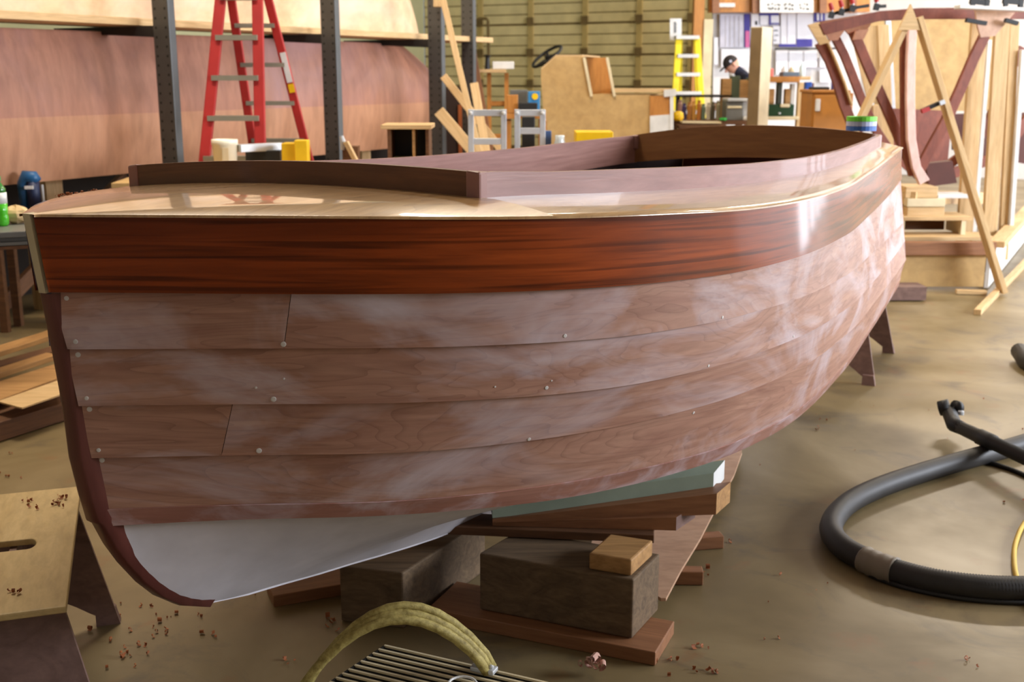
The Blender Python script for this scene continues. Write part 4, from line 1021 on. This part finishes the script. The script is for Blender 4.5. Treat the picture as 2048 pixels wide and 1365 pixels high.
for i, (x0, x1, y0, y1) in enumerate(((1428, 1436, 75, 130), (1443, 1500, 98, 135), (1552, 1576, 100, 150), (1578, 1606, 102, 150), (1608, 1634, 102, 135), (1640, 1662, 102, 135), (1640, 1668, 140, 165))):
    poster(x0, y0, x1, y1, ['narrow white sheet left of the worker', 'plain white board behind the worker', 'white wall tile above the red box', 'white wall tile above the grey tray', 'white wall tile above the white bottles', 'upper white sheet beside the boat frames', 'lower white sheet above the brown cabinet'][i], M_paper, [(x0, y1 - 1.5, x1, y1, M_pap2)], 'white sheets lower on the wall')
ledge = top_board('wall_ledge', aty(1550, 98, 18.8), aty(1670, 97, 18.8), .08, .03, M_dark, 'thin dark ledge on the white wall under the posters', 'ledge')
# tall plywood panel in front of the worker
tp_ = thing('tall_box', 'tall plywood box standing right of the worker', 'box', (aty(1523, 200, 13.1).x, 13.3, 0))
a = aty(1502, 54, 13.1); b = aty(1522, 54, 13.1); c_ = aty(1545, 56, 13.3)
MB().prism([Vector((a.x, 13.1, 0)), Vector((b.x, 13.05, 0)), Vector((c_.x, 13.3, 0)), Vector((a.x + .14, 13.5, 0))], (0, 0, a.z)).build('body', M_cream, tp_)
MB().prism([Vector((a.x - .003, 13.09, .02)), Vector((b.x, 13.04, .02)), Vector((b.x, 13.04, a.z - .01)), Vector((a.x - .003, 13.09, a.z - .01))], (0, -.01, 0)).build('front_panel', plain('drab_board', (128, 104, 68), .7), tp_)

# worker bending over the bench
YM = 15.6
wk = thing('person', 'worker in a dark cap and navy shirt bending over machines', 'person', (aty(1492, 200, YM).x, YM, .12))
def skin(nm, verts, edges, radii, m, sub=2):
    me = bpy.data.meshes.new(nm); me.from_pydata([tuple(v) for v in verts], edges, []); o = link(nm, me, m, wk)
    md = o.modifiers.new('skin', 'SKIN'); 
    for sv, r in zip(me.skin_vertices[0].data, radii): sv.radius = (r, r)
    me.skin_vertices[0].data[0].use_root = True
    s = o.modifiers.new('sub', 'SUBSURF'); s.levels = sub; s.render_levels = sub
    return o
hx = aty(1464, 130, YM); u_ = YM / F
pel = Vector((aty(1507, 215, YM).x, YM, 1.08)); chest = Vector((aty(1495, 160, YM).x, YM, aty(1495, 160, YM).z)); neck = Vector((aty(1478, 146, YM).x, YM, aty(1478, 143, YM).z))
head = Vector((hx.x, YM, hx.z))
V = [pel, pel.lerp(chest, .5), chest, neck, head + Vector((.03, 0, -.02)),
     chest + Vector((-.02, -.21, .02)), chest + Vector((-.12, -.24, -.26)), chest + Vector((-.36, -.2, -.34)),
     chest + Vector((-.02, .21, .02)), chest + Vector((-.12, .24, -.26)), chest + Vector((-.36, .2, -.34)),
     pel + Vector((.02, -.1, -.05)), Vector((pel.x + .0, YM - .12, .62)), Vector((pel.x + .04, YM - .12, .2)),
     pel + Vector((.02, .1, -.05)), Vector((pel.x + .0, YM + .12, .62)), Vector((pel.x + .04, YM + .12, .2)),
     Vector((pel.x - .12, YM - .12, .17)), Vector((pel.x - .12, YM + .12, .17))]
Ed = [(0, 1), (1, 2), (2, 3), (3, 4), (2, 5), (5, 6), (6, 7), (2, 8), (8, 9), (9, 10), (0, 11), (11, 12), (12, 13), (0, 14), (14, 15), (15, 16), (13, 17), (16, 18)]
Rr = [.15, .15, .16, .065, .06, .075, .055, .042, .075, .055, .042, .10, .075, .05, .10, .075, .05, .045, .045]
body = skin('body', V, Ed, Rr, M_fabric)
# head with face
HM = Matrix.Translation(head) @ Matrix.Rotation(R(-38), 4, 'Y')     # looks left and down
hd = MB(); rows = []
for i in range(13):
    ph = math.pi * i / 12; r = []
    for k in range(17):
        th_ = 2 * math.pi * k / 16; x = -math.cos(th_) * math.sin(ph); y = math.sin(th_) * math.sin(ph); z = math.cos(ph)
        jaw = 1 - .25 * max(0, -z); fx = x * (.098 * jaw) - (.012 if z < -.4 and x < 0 else 0)
        r.append(HM @ Vector((fx, y * .076 * jaw, z * .122)))
    rows.append(r)
hd.grid(rows); hd_o = hd.build('head', M_skin, wk, smooth=True)
MB().tube([HM @ Vector((-.09, 0, .02)), HM @ Vector((-.118, 0, -.025)), HM @ Vector((-.09, 0, -.035))], [.008, .016, .012], 8).build('nose', M_skin, hd_o, smooth=True)
for sy in (-1, 1):
    MB().lathe((0, 0, 0), [(.004, -.006), (.009, 0), (.004, .006)], 8, HM @ Matrix.Translation((-.088, sy * .03, .018))).build('eye', M_dark, hd_o)
    MB().lathe((0, 0, 0), [(.012, -.03), (.018, 0), (.012, .03)], 8, HM @ Matrix.Translation((.01, sy * .078, 0))).build('ear', M_skin, hd_o, smooth=True)
MB().bar(HM @ Vector((-.092, -.022, -.06)), HM @ Vector((-.092, .022, -.06)), .006, .008).build('mouth', plain('lips', (170, 96, 84), .6), hd_o)
MB().bar(HM @ Vector((-.085, -.03, -.095)), HM @ Vector((-.085, .03, -.095)), .05, .05).build('beard', plain('grey_beard', (214, 206, 196), .8), hd_o, bevel=.02)
cap = MB(); rows = []
for i in range(8):
    ph = math.pi / 2 * i / 7 * 1.05; rows.append([HM @ Vector((-math.cos(t_) * math.sin(ph) * .106, math.sin(t_) * math.sin(ph) * .088, .03 + math.cos(ph) * .108)) for t_ in [6.2832 * k / 20 for k in range(21)]])
cap.grid(rows); cp_o = cap.build('cap', plain('dark_cap', (40, 34, 34), .8), wk, smooth=True)
MB().prism([HM @ Vector((x, y, z)) for x, y, z in ((-.08, -.07, .04), (-.16, -.05, .028), (-.18, 0, .022), (-.16, .05, .028), (-.08, .07, .04))], HM.to_3x3() @ Vector((0, 0, .008))).build('brim', plain('dark_cap', (40, 34, 34), .8), cp_o)
MB().lathe((0, 0, 0), [(.018, 0), (.018, .004)], 10, HM @ Matrix.Translation((.0, -.088, .06)) @ Matrix.Rotation(math.pi / 2, 4, 'X')).build('badge', M_pap2, cp_o)
for sgn, i in ((-1, 7), (1, 10)):       # hands: palm, four fingers, thumb
    w_ = V[i]; d = Vector((-.9, 0, -.25)).normalized(); sd = Vector((0, 1, 0)); h_ = MB()
    h_.tube([w_, w_ + d * .05, w_ + d * .09], [.035, .042, .036], 10)
    for f, (o_, L) in enumerate(((-.03, .075), (-.01, .085), (.01, .08), (.03, .062))):
        b0 = w_ + d * .085 + sd * o_; h_.tube([b0, b0 + d * L * .5 - UP * .008, b0 + d * L * .8 - UP * .035], [.009, .0085, .007], 6)
    b0 = w_ + d * .03 - sd * sgn * .035; h_.tube([b0, b0 + d * .03 - sd * sgn * .02 - UP * .01, b0 + d * .06 - sd * sgn * .018 - UP * .03], [.011, .010, .008], 6)
    h_.build('hand', M_skin, wk, smooth=True)
    MB().tube([V[i - 1].lerp(w_, .15), w_ + d * .01], [.062, .044], 10).build('sleeve', M_fabric, wk, smooth=True)
for i in (13, 16):
    MB().tube([V[i - 2] + UP * .02, V[i - 1], V[i]], [.115, .085, .07], 10).build('trouser_leg', M_jean, wk, smooth=True)
    MB().box((V[i].x - .06, V[i].y, .165), (.28, .1, .09)).build('shoe', M_black, wk, bevel=.02)
MB().box((pel.x - .1, YM, .06), (1.2, 1.0, .12)).top('standing_board', M_scrapd, 'low wooden standing platform under the worker', 'platform')
# machines and benches around him
def zat(x, y, Y): return aty(x, y, Y).z
b1 = thing('machine_bench', 'long dark bench crowded with tools in front of the worker', 'bench', (aty(1430, 240, 14).x, 14.2, 0))
zB = zat(1430, 240, 14)
board_obj('top', (aty(1340, 240, 14).x, 14.2, zB - .025), (aty(1500, 240, 14).x, 14.2, zB - .025), .8, .05, M_scrapd, b1)
for x in (1345, 1495):
    for dy in (-.33, .33): MB().box((aty(x, 240, 14).x, 14.2 + dy, (zB - .05) / 2), (.08, .08, zB - .05)).build('leg', M_scrapd, b1)
z2 = zat(1430, 192, 14.5); board_obj('upper_shelf', (aty(1352, 192, 14.5).x, 14.5, z2), (aty(1462, 192, 14.5).x, 14.5, z2), .2, .03, M_black, b1)
for x in (1356, 1458): MB().box((aty(x, 192, 14.5).x, 14.5, (z2 + zB) / 2), (.04, .1, z2 - zB - .03)).build('shelf_post', M_black, b1)
cols = [((150, 110, 96), 'mauve tin'), ((70, 60, 110), 'violet tin'), ((176, 116, 50), 'amber jar'), ((206, 150, 70), 'honey coloured jar'), ((190, 120, 50), 'orange jar'), ((110, 130, 110), 'grey green tin'), ((200, 190, 170), 'cream tin'), ((90, 80, 60), 'brown machine part'), ((150, 140, 110), 'tan canister')]
for i, (cc, nm) in enumerate(cols):
    x = 1360 + i * 9.6; y = 200 + (i * 7) % 9; zt_ = zat(x, y, 14); c = aty(x, 240, 14)
    MB().lathe((c.x, 14.05 + (i % 2) * .03, zB), [(.027, 0), (.029, (zt_ - zB) * .8), (.02, (zt_ - zB) * .86), (.02, zt_ - zB)], 12).top('jar' if 'jar' in nm else 'tin', plain('jar_%d' % i, cc, .4), '%s in the crowded row under the dark shelf, %s from the left' % (nm, ('first', 'second', 'third', 'fourth', 'fifth', 'sixth', 'seventh', 'eighth', 'ninth')[i]), 'jar', 'jars and tins on the machine bench')
mg = thing('bench_machine', 'grey enamelled machine with a pale band on the bench', 'machine', (aty(1470, 240, 13.7).x, 13.9, zB))
def mb(par, x0, y0, x1, y1, Y, dp, m, nm, z0=None):
    a = aty(x0, y0, Y); b = aty(x1, y1, Y); zb = b.z if z0 is None else z0
    return MB().box(((a.x + b.x) / 2, Y + dp / 2, (a.z + zb) / 2), (b.x - a.x, dp, a.z - zb)).build(nm, m, par, bevel=.01)
mb(mg, 1453, 203, 1486, 240, 13.85, .3, M_grey, 'housing', zB); mb(mg, 1455, 212, 1484, 217, 13.83, .02, M_cream, 'band'); mb(mg, 1455, 197, 1500, 203, 13.8, .35, M_alu, 'table'); mb(mg, 1486, 203, 1499, 240, 13.9, .2, M_alu, 'side_tank', zB)
pl = thing('planer', 'greenish machine with upright columns in front of the worker', 'machine', (aty(1472, 195, 14.3).x, 14.5, zB))
for x0, x1, yt, m in ((1445, 1461, 157, M_scrap), (1463, 1477, 152, plain('machine_green', (74, 84, 60), .5)), (1480, 1496, 160, M_scrap), (1496, 1501, 156, plain('machine_green', (74, 84, 60), .5))): mb(pl, x0, yt, x1, 240, 14.4, .15, m, 'column', zB)
bag = MB().lathe((aty(1357, 240, 13.7).x, 13.75, zB), [(.05, 0), (.07, .03), (.06, .09), (.03, .11)], 12).top('yellow_bag', M_yel2, 'small round yellow bag beside the console', 'bag', smooth=True)
top_board('plywood_offcut', aty(1362, 246, 13.6) + UP * .01, aty(1440, 247, 13.6) + UP * .01, .2, .02, M_cream, 'pale offcut sheet just above the aft coaming', 'sheet')
t2 = thing('support_table', 'small trestle table carrying the pale offcut sheet', 'table', (aty(1410, 260, 13.5).x, 13.55, 0)); zz = zat(1400, 247, 13.6) - .012
MB().box((aty(1403, 250, 13.5).x, 13.55, zz - .02), (.55, .3, .04)).build('top', M_scrapd, t2)
for x in (1366, 1440): MB().box((aty(x, 250, 13.5).x, 13.55, (zz - .04) / 2), (.06, .28, zz - .04)).build('leg', M_scrapd, t2)
def lay(x0, x1, m, nm, label, cat, hh, grp=None):
    p = aty(x0, 240, 13.86); q = aty(x1, 240, 13.83); MB().bar((p.x, 13.84, zB + hh / 2 + .001), (q.x, 13.80, zB + hh / 2 + .001), .07, hh).top(nm, m, label, cat, grp, bevel=hh * .3)
lay(1440, 1451, plain('bright_green', (60, 200, 80), .5), 'green_tape', 'bright green scrap above the aft coaming', 'tape', .03)
lay(1486, 1500, M_white, 'white_rag', 'white rag above the aft coaming beside the grey machine', 'rag', .05)
# orange workbench with shelf
ob = thing('open_workbench', 'orange brown open workbench with a red box on top', 'bench', (aty(1570, 250, 13.8).x, 14, 0))
zt_ = zat(1570, 154, 13.8)
mb(ob, 1521, 153, 1600, 165, 13.8, .6, M_ochre, 'top'); mb(ob, 1600, 153, 1622, 160, 13.85, .6, M_lumber, 'top_end')
for x0, x1, m in ((1520, 1529, M_ochre), (1597, 1605, M_lumber_z)): mb(ob, x0, 165, x1, 300, 13.85, .08, m, 'leg', 0); mb(ob, x0, 165, x1, 300, 14.3, .08, m, 'leg', 0)
mb(ob, 1605, 166, 1621, 300, 14.35, .03, plain('dark_red_wood', (86, 36, 20), .6), 'back_panel', 0)
mb(ob, 1525, 233, 1598, 240, 13.8, .6, M_cream, 'shelf'); zs_ = zat(1560, 233, 13.8)
rbx = thing('red_box', 'red and pink box on the orange workbench', 'box', (aty(1534, 153, 13.9).x, 14, zt_)); mb(rbx, 1521, 138, 1536, 152, 13.85, .2, plain('red_plastic', (220, 50, 44), .4), 'body', zt_); mb(rbx, 1536, 137, 1547, 152, 13.86, .2, plain('coral_plastic', (250, 140, 130), .4), 'end', zt_)
def mt(nm, x0, y0, x1, Y, dp, m, label, cat, z0): return bx(nm, x0, x1, y0, Y, dp, m, label, cat, z0=z0, bevel=.01)
mt('grey_tray', 1566, 144, 1600, 13.9, .2, plain('slate_tray', (96, 112, 130), .5), 'slate grey tray on the orange workbench', 'tray', zt_)
for x, y, m, lb in ((1570, 132, M_white, 'left white bottle on the orange workbench'), (1584, 134, plain('tan_bottle', (200, 180, 140), .5), 'tan bottle in the middle of the orange workbench'), (1606, 125, plain('ice_white', (220, 240, 250), .4), 'tall white bottle at the right end of the orange workbench')):
    c = aty(x, 150, 14.15); H_ = zat(x, y, 14.15) - zt_; MB().lathe((c.x, 14.2, zt_), [(.035, 0), (.038, H_ * .7), (.015, H_ * .85), (.015, H_)], 14).top('bottle', m, lb, 'bottle', 'bottles on the orange workbench', smooth=True)
mt('blue_bucket', 1612, 164, 1625, 13.6, .1, plain('royal_blue', (30, 80, 170), .4), 'blue box hanging at the right of the orange workbench', 'box', zat(1612, 180, 13.6))
gt = thing('green_toolbox', 'dark green toolbox with a pale label on the workbench shelf', 'toolbox', (aty(1560, 233, 13.7).x, 13.9, zs_)); mb(gt, 1528, 209, 1588, 232, 13.82, .3, plain('bottle_green', (20, 62, 34), .4), 'body', zs_); mb(gt, 1561, 208, 1580, 215, 13.8, .02, M_cream, 'label_plate'); mb(gt, 1557, 225, 1562, 229, 13.8, .02, M_alu, 'latch')
zg = zat(1560, 209, 13.82)
for x0, x1, yt, m, nm, lb in ((1532, 1550, 178, M_scrap, 'wood_block', 'tan block on the green toolbox, leftmost'), (1556, 1566, 160, plain('machine_dark', (60, 66, 58), .5), 'hand_drill', 'dark upright tool on the green toolbox'), (1571, 1582, 178, M_scrap, 'wood_block', 'tan block right of the dark tool on the green toolbox'), (1583, 1591, 168, M_white, 'paper_roll', 'white upright roll at the right end of the green toolbox')):
    mt(nm, x0, yt, x1, 13.88, .1, m, lb, 'tool' if 'drill' in nm else 'block', zg)
# cabinet
cb_ = thing('cabinet', 'ochre wooden cabinet with a long white handle left of the boat frames', 'cabinet', (aty(1655, 260, 12.6).x, 12.8, 0))
mb(cb_, 1625, 186, 1700, 300, 12.6, .5, plain('cabinet_wood', (186, 124, 50), .5), 'body', 0); mb(cb_, 1624, 180, 1702, 186, 12.57, .55, M_ochre, 'top'); dr = mb(cb_, 1629, 190, 1698, 290, 12.57, .03, plain('cabinet_wood', (186, 124, 50), .5), 'door', .08); mb(dr, 1632, 198, 1640, 223, 12.54, .03, M_white, 'handle')
zc_ = zat(1650, 180, 12.57)
mt('dark_tool', 1626, 174, 1660, 12.75, .2, M_dark, 'flat dark tool lying on the cabinet', 'tool', zc_)
c = aty(1667, 180, 12.8); MB().lathe((c.x, 12.8, zc_), [(.03, 0), (.03, .1), (.025, .115)], 14).top('blue_can', plain('periwinkle', (120, 130, 230), .4), 'periwinkle blue can on the cabinet', 'can', smooth=True)
# rolls of tape on the boat's stern corner
tq_ = WP(3.84, .57, CT(3.84) - HEEL * .57) ; pz_ = aty(1742, 275, tq_.y)
for k, (cc, lb) in enumerate((((60, 110, 190), 'blue masking tape roll on the stern corner of the boat'), ((190, 200, 230), 'pale lilac tape roll between blue and green rolls on the stern corner'), ((120, 220, 60), 'bright green tape roll on top of the stack on the stern corner'))):
    zz = CT(3.80) + .002 + k * .021 + .012
    MB().lathe((tq_.x - .05, tq_.y + .05, zz), [(.052, 0), (.066, 0), (.066, .020), (.052, .020), (.052, 0)], 24).top('tape_roll', plain('tape_%d' % k, cc, .5), lb, 'tape roll', 'tape rolls stacked on the stern corner')

# ================================================================== second boat being framed, right background
YF = 9.3
bt2 = thing('boat_framework', 'second boat under construction with curved mahogany frames and a pink stem', 'boat frame', (aty(1835, 360, YF).x, YF, .95))
def outline(cl_, wpx):                    # centre line in pixels -> closed strip outline
    L_ = []; R_ = []
    for i, (x, y) in enumerate(cl_):
        x0, y0 = cl_[max(i - 1, 0)]; x1, y1 = cl_[min(i + 1, len(cl_) - 1)]; dx, dy = x1 - x0, y1 - y0; l = math.hypot(dx, dy)
        ww = wpx if not isinstance(wpx, list) else wpx[i]
        L_.append((x - dy / l * ww / 2, y + dx / l * ww / 2)); R_.append((x + dy / l * ww / 2, y - dx / l * ww / 2))
    return L_ + R_[::-1]
def rib(nm, cl_, wpx, Y, m, th=.05, par=bt2): return MB().prism([aty(x, y, Y) for x, y in outline(cl_, wpx)], (0, th, 0)).build(nm, m, par, bevel=.004)
def poly(nm, pts, Y, m, th=.03, par=bt2): return MB().prism([aty(x, y, Y) for x, y in pts], (0, th, 0)).build(nm, m, par)
# plywood bulkhead far back, cross beams
poly('bulkhead_panel', [(1740, 30), (1990, 40), (1985, 222), (1862, 222), (1750, 215)], 11.6, M_ply, .02)
poly('bulkhead_panel', [(1700, 60), (1760, 50), (1770, 215), (1735, 200)], 11.3, M_lumber_z, .02)
poly('lower_panel', [(1740, 215), (1905, 222), (1895, 330), (1850, 375), (1800, 330)], 11.0, M_ribs, .03)
poly('lower_panel', [(1905, 228), (2060, 225), (2060, 330), (1905, 300)], 11.2, plain('dark_mahogany', (84, 38, 26), .6), .03)
poly('cross_beam', [(1640, 48), (1760, 22), (1840, 16), (2060, 14), (2060, 38), (1840, 38), (1760, 42), (1650, 70)], 9.55, M_ribs, .05)
for Y, lft, rgt, wl in (
    (9.3, [(1708, 62), (1722, 95), (1745, 150), (1772, 210), (1800, 275), (1830, 345)], [(1972, 70), (1950, 115), (1922, 180), (1895, 240), (1862, 300), (1838, 345)], 20),
    (10.0, [(1672, 75), (1690, 110), (1706, 150), (1725, 200), (1750, 255), (1800, 330)], [(2048, 95), (2020, 145), (1998, 200), (1972, 260), (1940, 300), (1880, 345)], 17),
    (10.6, [(1640, 85), (1660, 120), (1675, 160), (1690, 210), (1708, 255), (1760, 330)], [(2095, 190), (2060, 235), (2025, 280), (1980, 320), (1900, 350)], 20)):
    rib('rib', lft, wl, Y, M_ribs); rib('rib', rgt, wl, Y + .02, M_ribs)
rib('rib_edge', [(1652, 75), (1672, 120), (1690, 165), (1705, 210)], 4, 10.55, M_lumber_z, .05)
poly('gusset', [(1616, 50), (1640, 43), (1655, 78), (1662, 84), (1640, 90)], 10.5, M_lumber, .03)
poly('gusset', [(1640, 43), (1743, 25), (1742, 48), (1725, 75), (1708, 80), (1690, 60), (1676, 80), (1660, 82)], 9.9, wood('pinkish_gusset', (164, 112, 86), (186, 134, 106), (4, 4, 4), .6), .03)
poly('gusset', [(1951, 18), (2030, 25), (1990, 72), (1962, 75), (1955, 50)], 9.25, wood('pale_gusset', (200, 160, 136), (218, 182, 158), (4, 4, 4), .6), .03)
poly('gusset', [(1712, 62), (1738, 58), (1728, 78), (1706, 80)], 9.25, wood('pinkish_gusset', (164, 112, 86), (186, 134, 106), (4, 4, 4), .6), .03)
# stem
st2 = rib('stem', [(1826, 60), (1823, 120), (1822, 200), (1824, 280), (1834, 335), (1850, 365)], [17, 17, 17, 17, 17, 22], 9.15, wood('pink_stem', (232, 190, 178), (244, 208, 196), (6, 6, 2), .55), .06)
rib('apron', [(1810, 62), (1809, 130), (1810, 220), (1812, 300), (1826, 352)], 12, 9.2, M_ribs, .06)
poly('keel', [(1852, 328), (1905, 322), (1914, 366), (1858, 374)], 9.6, plain('dark_mahogany', (84, 38, 26), .6), .12)
MB().bar(aty(1800, 395, 9.3) , aty(1960, 395, 11), .25, .1).build('keel_plank', M_lumber, bt2)
# upright posts that hold the frames to the base
def upright(x0, y0, x1, y1, Y, wpx, m=M_lumber_z, th=.05):
    a = aty(x0, y0, Y); b = aty(x1, y1, Y); w_ = wpx * Y / F
    MB().bar(Vector((a.x, Y, a.z)), Vector((b.x, Y, max(.02, b.z))), w_, th, (0, 1, 0)).build('upright', m, bt2, bevel=.004)
upright(1958, 40, 1926, 500, 9.9, 30); upright(1978, 80, 1945, 490, 9.95, 8, M_white)
upright(2004, 45, 1972, 560, 9.6, 28); upright(2028, 45, 2005, 520, 9.9, 18, M_lumber_z); upright(2045, 100, 2020, 470, 9.85, 8, M_white)
upright(1775, 40, 1790, 330, 11.2, 10, M_alu); upright(1765, 50, 1775, 300, 11.0, 22); upright(1752, 210, 1758, 300, 10.2, 16)
# strongback base
sb = thing('strongback', 'plywood and timber base box carrying the boat framework', 'base', (aty(1890, 580, 8.9).x, 9.6, 0))
c0 = at(1800, 580, 0); c1 = at(1973, 582, 0)
p0 = Vector((c0.x - .6, 8.86, 0)); p1 = Vector((c1.x, 8.86, 0))
MB().box(((p0.x + p1.x) / 2, 8.9, .15), (p1.x - p0.x, .03, .26)).build('front_panel', M_ply, sb)
board_obj('front_rail', (p0.x, 8.87, .33), (p1.x + .05, 8.87, .33), .09, .10, M_red, sb)
e_ = p1 + E1 * 4.2
MB().bar(p1 + Vector((.02, .02, .18)), e_ + UP * .18, .03, .34).build('side_panel', M_white, sb)
board_obj('side_rail', p1 + Vector((.06, 0, .36)), e_ + Vector((.06, 0, .36)), .12, .05, M_lumber, sb)
board_obj('side_rail', p0 + Vector((.1, .3, .33)), p0 + E1 * 4 + Vector((0, 0, .33)), .12, .10, M_red, sb)
board_obj('cross_board', (p0.x, 9.15, .385), (p1.x + .1, 9.15, .385), .3, .03, M_lumber, sb)
# boxes and blocks stacked on the base
ob2 = thing('open_box', 'open fronted pale wooden box on the base under the boat framework', 'box', (aty(1880, 490, 9.2).x, 9.3, .40))
zt2 = zat(1880, 437, 9.15); a = aty(1800, 437, 9.15); b = aty(1942, 437, 9.15)
board_obj('top', (a.x, 9.3, zt2), (b.x, 9.3, zt2), .35, .03, M_lumber, ob2)
for x in (b.x - .06, a.x + .02): MB().box((x, 9.3, (.40 + zt2) / 2 - .008), (.035, .33, zt2 - .415)).build('side', M_cream, ob2)
MB().box(((a.x + b.x) / 2, 9.45, (.4 + zt2) / 2 - .008), (b.x - a.x - .2, .02, zt2 - .415)).build('back', M_scrapd, ob2)
def blk(x0, y0, x1, y1, Y, dp, m, label):
    a = aty(x0, y0, Y); b = aty(x1, y1, Y); return MB().box(((a.x + b.x) / 2, Y + dp / 2, (a.z + b.z) / 2), (b.x - a.x, dp, a.z - b.z)).top('wood_block', m, label, 'block', 'blocks stacked under the second stem', bevel=.005)
blk(1815, 415, 1888, 434, 9.2, .25, M_lumber, 'lower split wooden block on the open box')
blk(1815, 398, 1890, 414, 9.2, .25, M_cream, 'upper wooden block on the open box under the stem')
blk(1812, 374, 1875, 396, 9.25, .3, M_lumber, 'wide pale block right under the pink stem')
blk(1876, 390, 1940, 397, 9.25, .25, M_white, 'thin white block beside the split blocks')
# A-frame brace in front
af = thing('brace_frame', 'pale lumber A-frame brace with a gusset at its apex in front of the second boat', 'brace', (aty(1890, 585, 8.75).x, 8.75, 0))
board_obj('leg', aty(1826, 40, 8.72), at(2003, 590, .03), .13, .04, M_lumber, af, (0, 1, 0)) if False else None
def bar_px(x0, y0, Y0, x1, y1, Y1, wd, th, m, nm, par): return board_obj(nm, aty(x0, y0, Y0), aty(x1, y1, Y1), wd, th, m, par, (0, 1, 0))
fr_ = at(2000, 588, .0)
board_obj('leg', aty(1836, 35, 8.75), Vector((fr_.x, fr_.y - .05, .02)), .04, .115, M_lumber, af, (0, 1, 0))
lfp = aty(1717, 245, 8.8); d_ = lfp - aty(1812, 45, 8.8); lfe = lfp + d_ * ((.03 - lfp.z) / d_.z)
board_obj('leg', aty(1815, 40, 8.8), lfe, .04, .115, M_lumber, af, (0, 1, 0))
poly('gusset', [(1822, 8), (1842, 60), (1797, 60)], 8.7, M_lumber, .03, af)
bar_px(1771, 238 + 0, 9.0, 1888, 203, 8.85, .04, .05, M_scrapd, 'clamp_bar', af) if False else None
top_board('floor_stick', at(1955, 625, .02), at(2075, 500, .02), .05, .04, M_lumber, 'thin stick lying on the floor at the A-frame foot', 'stick')
top_board('floor_stick', at(1905, 580, .02) - Vector((0, .07, 0)), at(1965, 582, .02) - Vector((0, .07, 0)), .06, .03, M_lumber, 'short flat stick on the floor before the base box', 'stick')
blk2 = MB().box(tuple(at(1795, 578, .06) + Vector((0, -.1, 0))), (.3, .2, .1)).top('wood_block', M_stooll, 'dark block on the floor between the hull stern and the base box', 'block')
cl3 = thing('spring_clamp', 'small red and black clamp on the A-frame brace', 'clamp', tuple(aty(1868, 210, 8.68)))
MB().bar(aty(1843, 222, 8.68), aty(1886, 203, 8.66), .025, .05, (0, 1, 0)).build('bar', M_dark, cl3)
MB().bar(aty(1843, 223, 8.66), aty(1858, 217, 8.66), .03, .04, (0, 1, 0)).build('handle', M_redp, cl3)
MB().bar(aty(1878, 207, 8.64), aty(1888, 203, 8.64), .03, .05, (0, 1, 0)).build('jaw', M_alu, cl3)
# bar clamps on the cross beam
def clamp(x, y, dx, dy, Y, lab):
    t = thing('bar_clamp', lab, 'clamp', tuple(aty(x, y + 12, Y)), 'bar clamps along the cross beam')
    MB().bar(aty(x - 3, y + 12, Y), aty(x + dx * 1.0, y + dy, Y), .025, .02, (0, 1, 0)).build('bar', M_dark, t)
    MB().tube([aty(x - 2, y - 12, Y - .03), aty(x + 2, y + 2, Y - .03)], [.016, .02], 8).build('handle', M_redp, t)
    MB().tube([aty(x + 2, y + 2, Y - .03), aty(x + 4, y + 12, Y - .03)], .008, 6).build('screw', M_alu, t)
    MB().bar(aty(x - 4, y + 11, Y - .03), aty(x + 6, y + 13, Y - .03), .05, .03, (0, 1, 0)).build('jaw', M_dark, t)
clamp(1662, 18, 30, 2, 9.5, 'leftmost red handled clamp on the cross beam'); clamp(1682, 12, 30, 4, 9.48, 'second red handled clamp from the left on the cross beam'); clamp(1704, 5, 34, 6, 9.46, 'third red handled clamp from the left on the cross beam'); clamp(1752, 2, 20, 10, 9.46, 'clamp on the cross beam next to the A-frame apex')
for x0, x1, y, lb in ((1940, 1978, 6, 'black clamp on the white strip, left of two'), (2006, 2046, 5, 'black clamp on the white strip, right of two')):
    t = thing('bar_clamp', lb, 'clamp', tuple(aty((x0 + x1) / 2, y + 10, 9.1)), 'black clamps on the white strip')
    MB().bar(aty(x0, y - 4, 9.1), aty(x1, y, 9.1), .04, .035, (0, 1, 0)).build('bar', M_black, t); MB().bar(aty(x1 - 5, y - 10, 9.1), aty(x1 - 5, y + 10, 9.1), .03, .04, (0, 1, 0)).build('jaw', M_dark, t); MB().bar(aty(x0 + 5, y - 2, 9.1), aty(x0 + 5, y + 8, 9.1), .03, .03, (0, 1, 0)).build('jaw', M_dark, t)
top_board('white_strip', aty(1914, 14, 9.1), aty(2060, 20, 9.1), .12, .025, M_white, 'thin white strip clamped on top of the cross beam', 'strip')
for x0, x1, lb in ((1932, 1972, 'black clamp bar below the cross beam left of the pale gusset'), (2010, 2035, 'black clamp bar below the cross beam right of the pale gusset')):
    MB().bar(aty(x0, 40, 9.18), aty(x1, 47, 9.18), .03, .045, (0, 1, 0)).top('clamp_bar', M_black, lb, 'clamp')
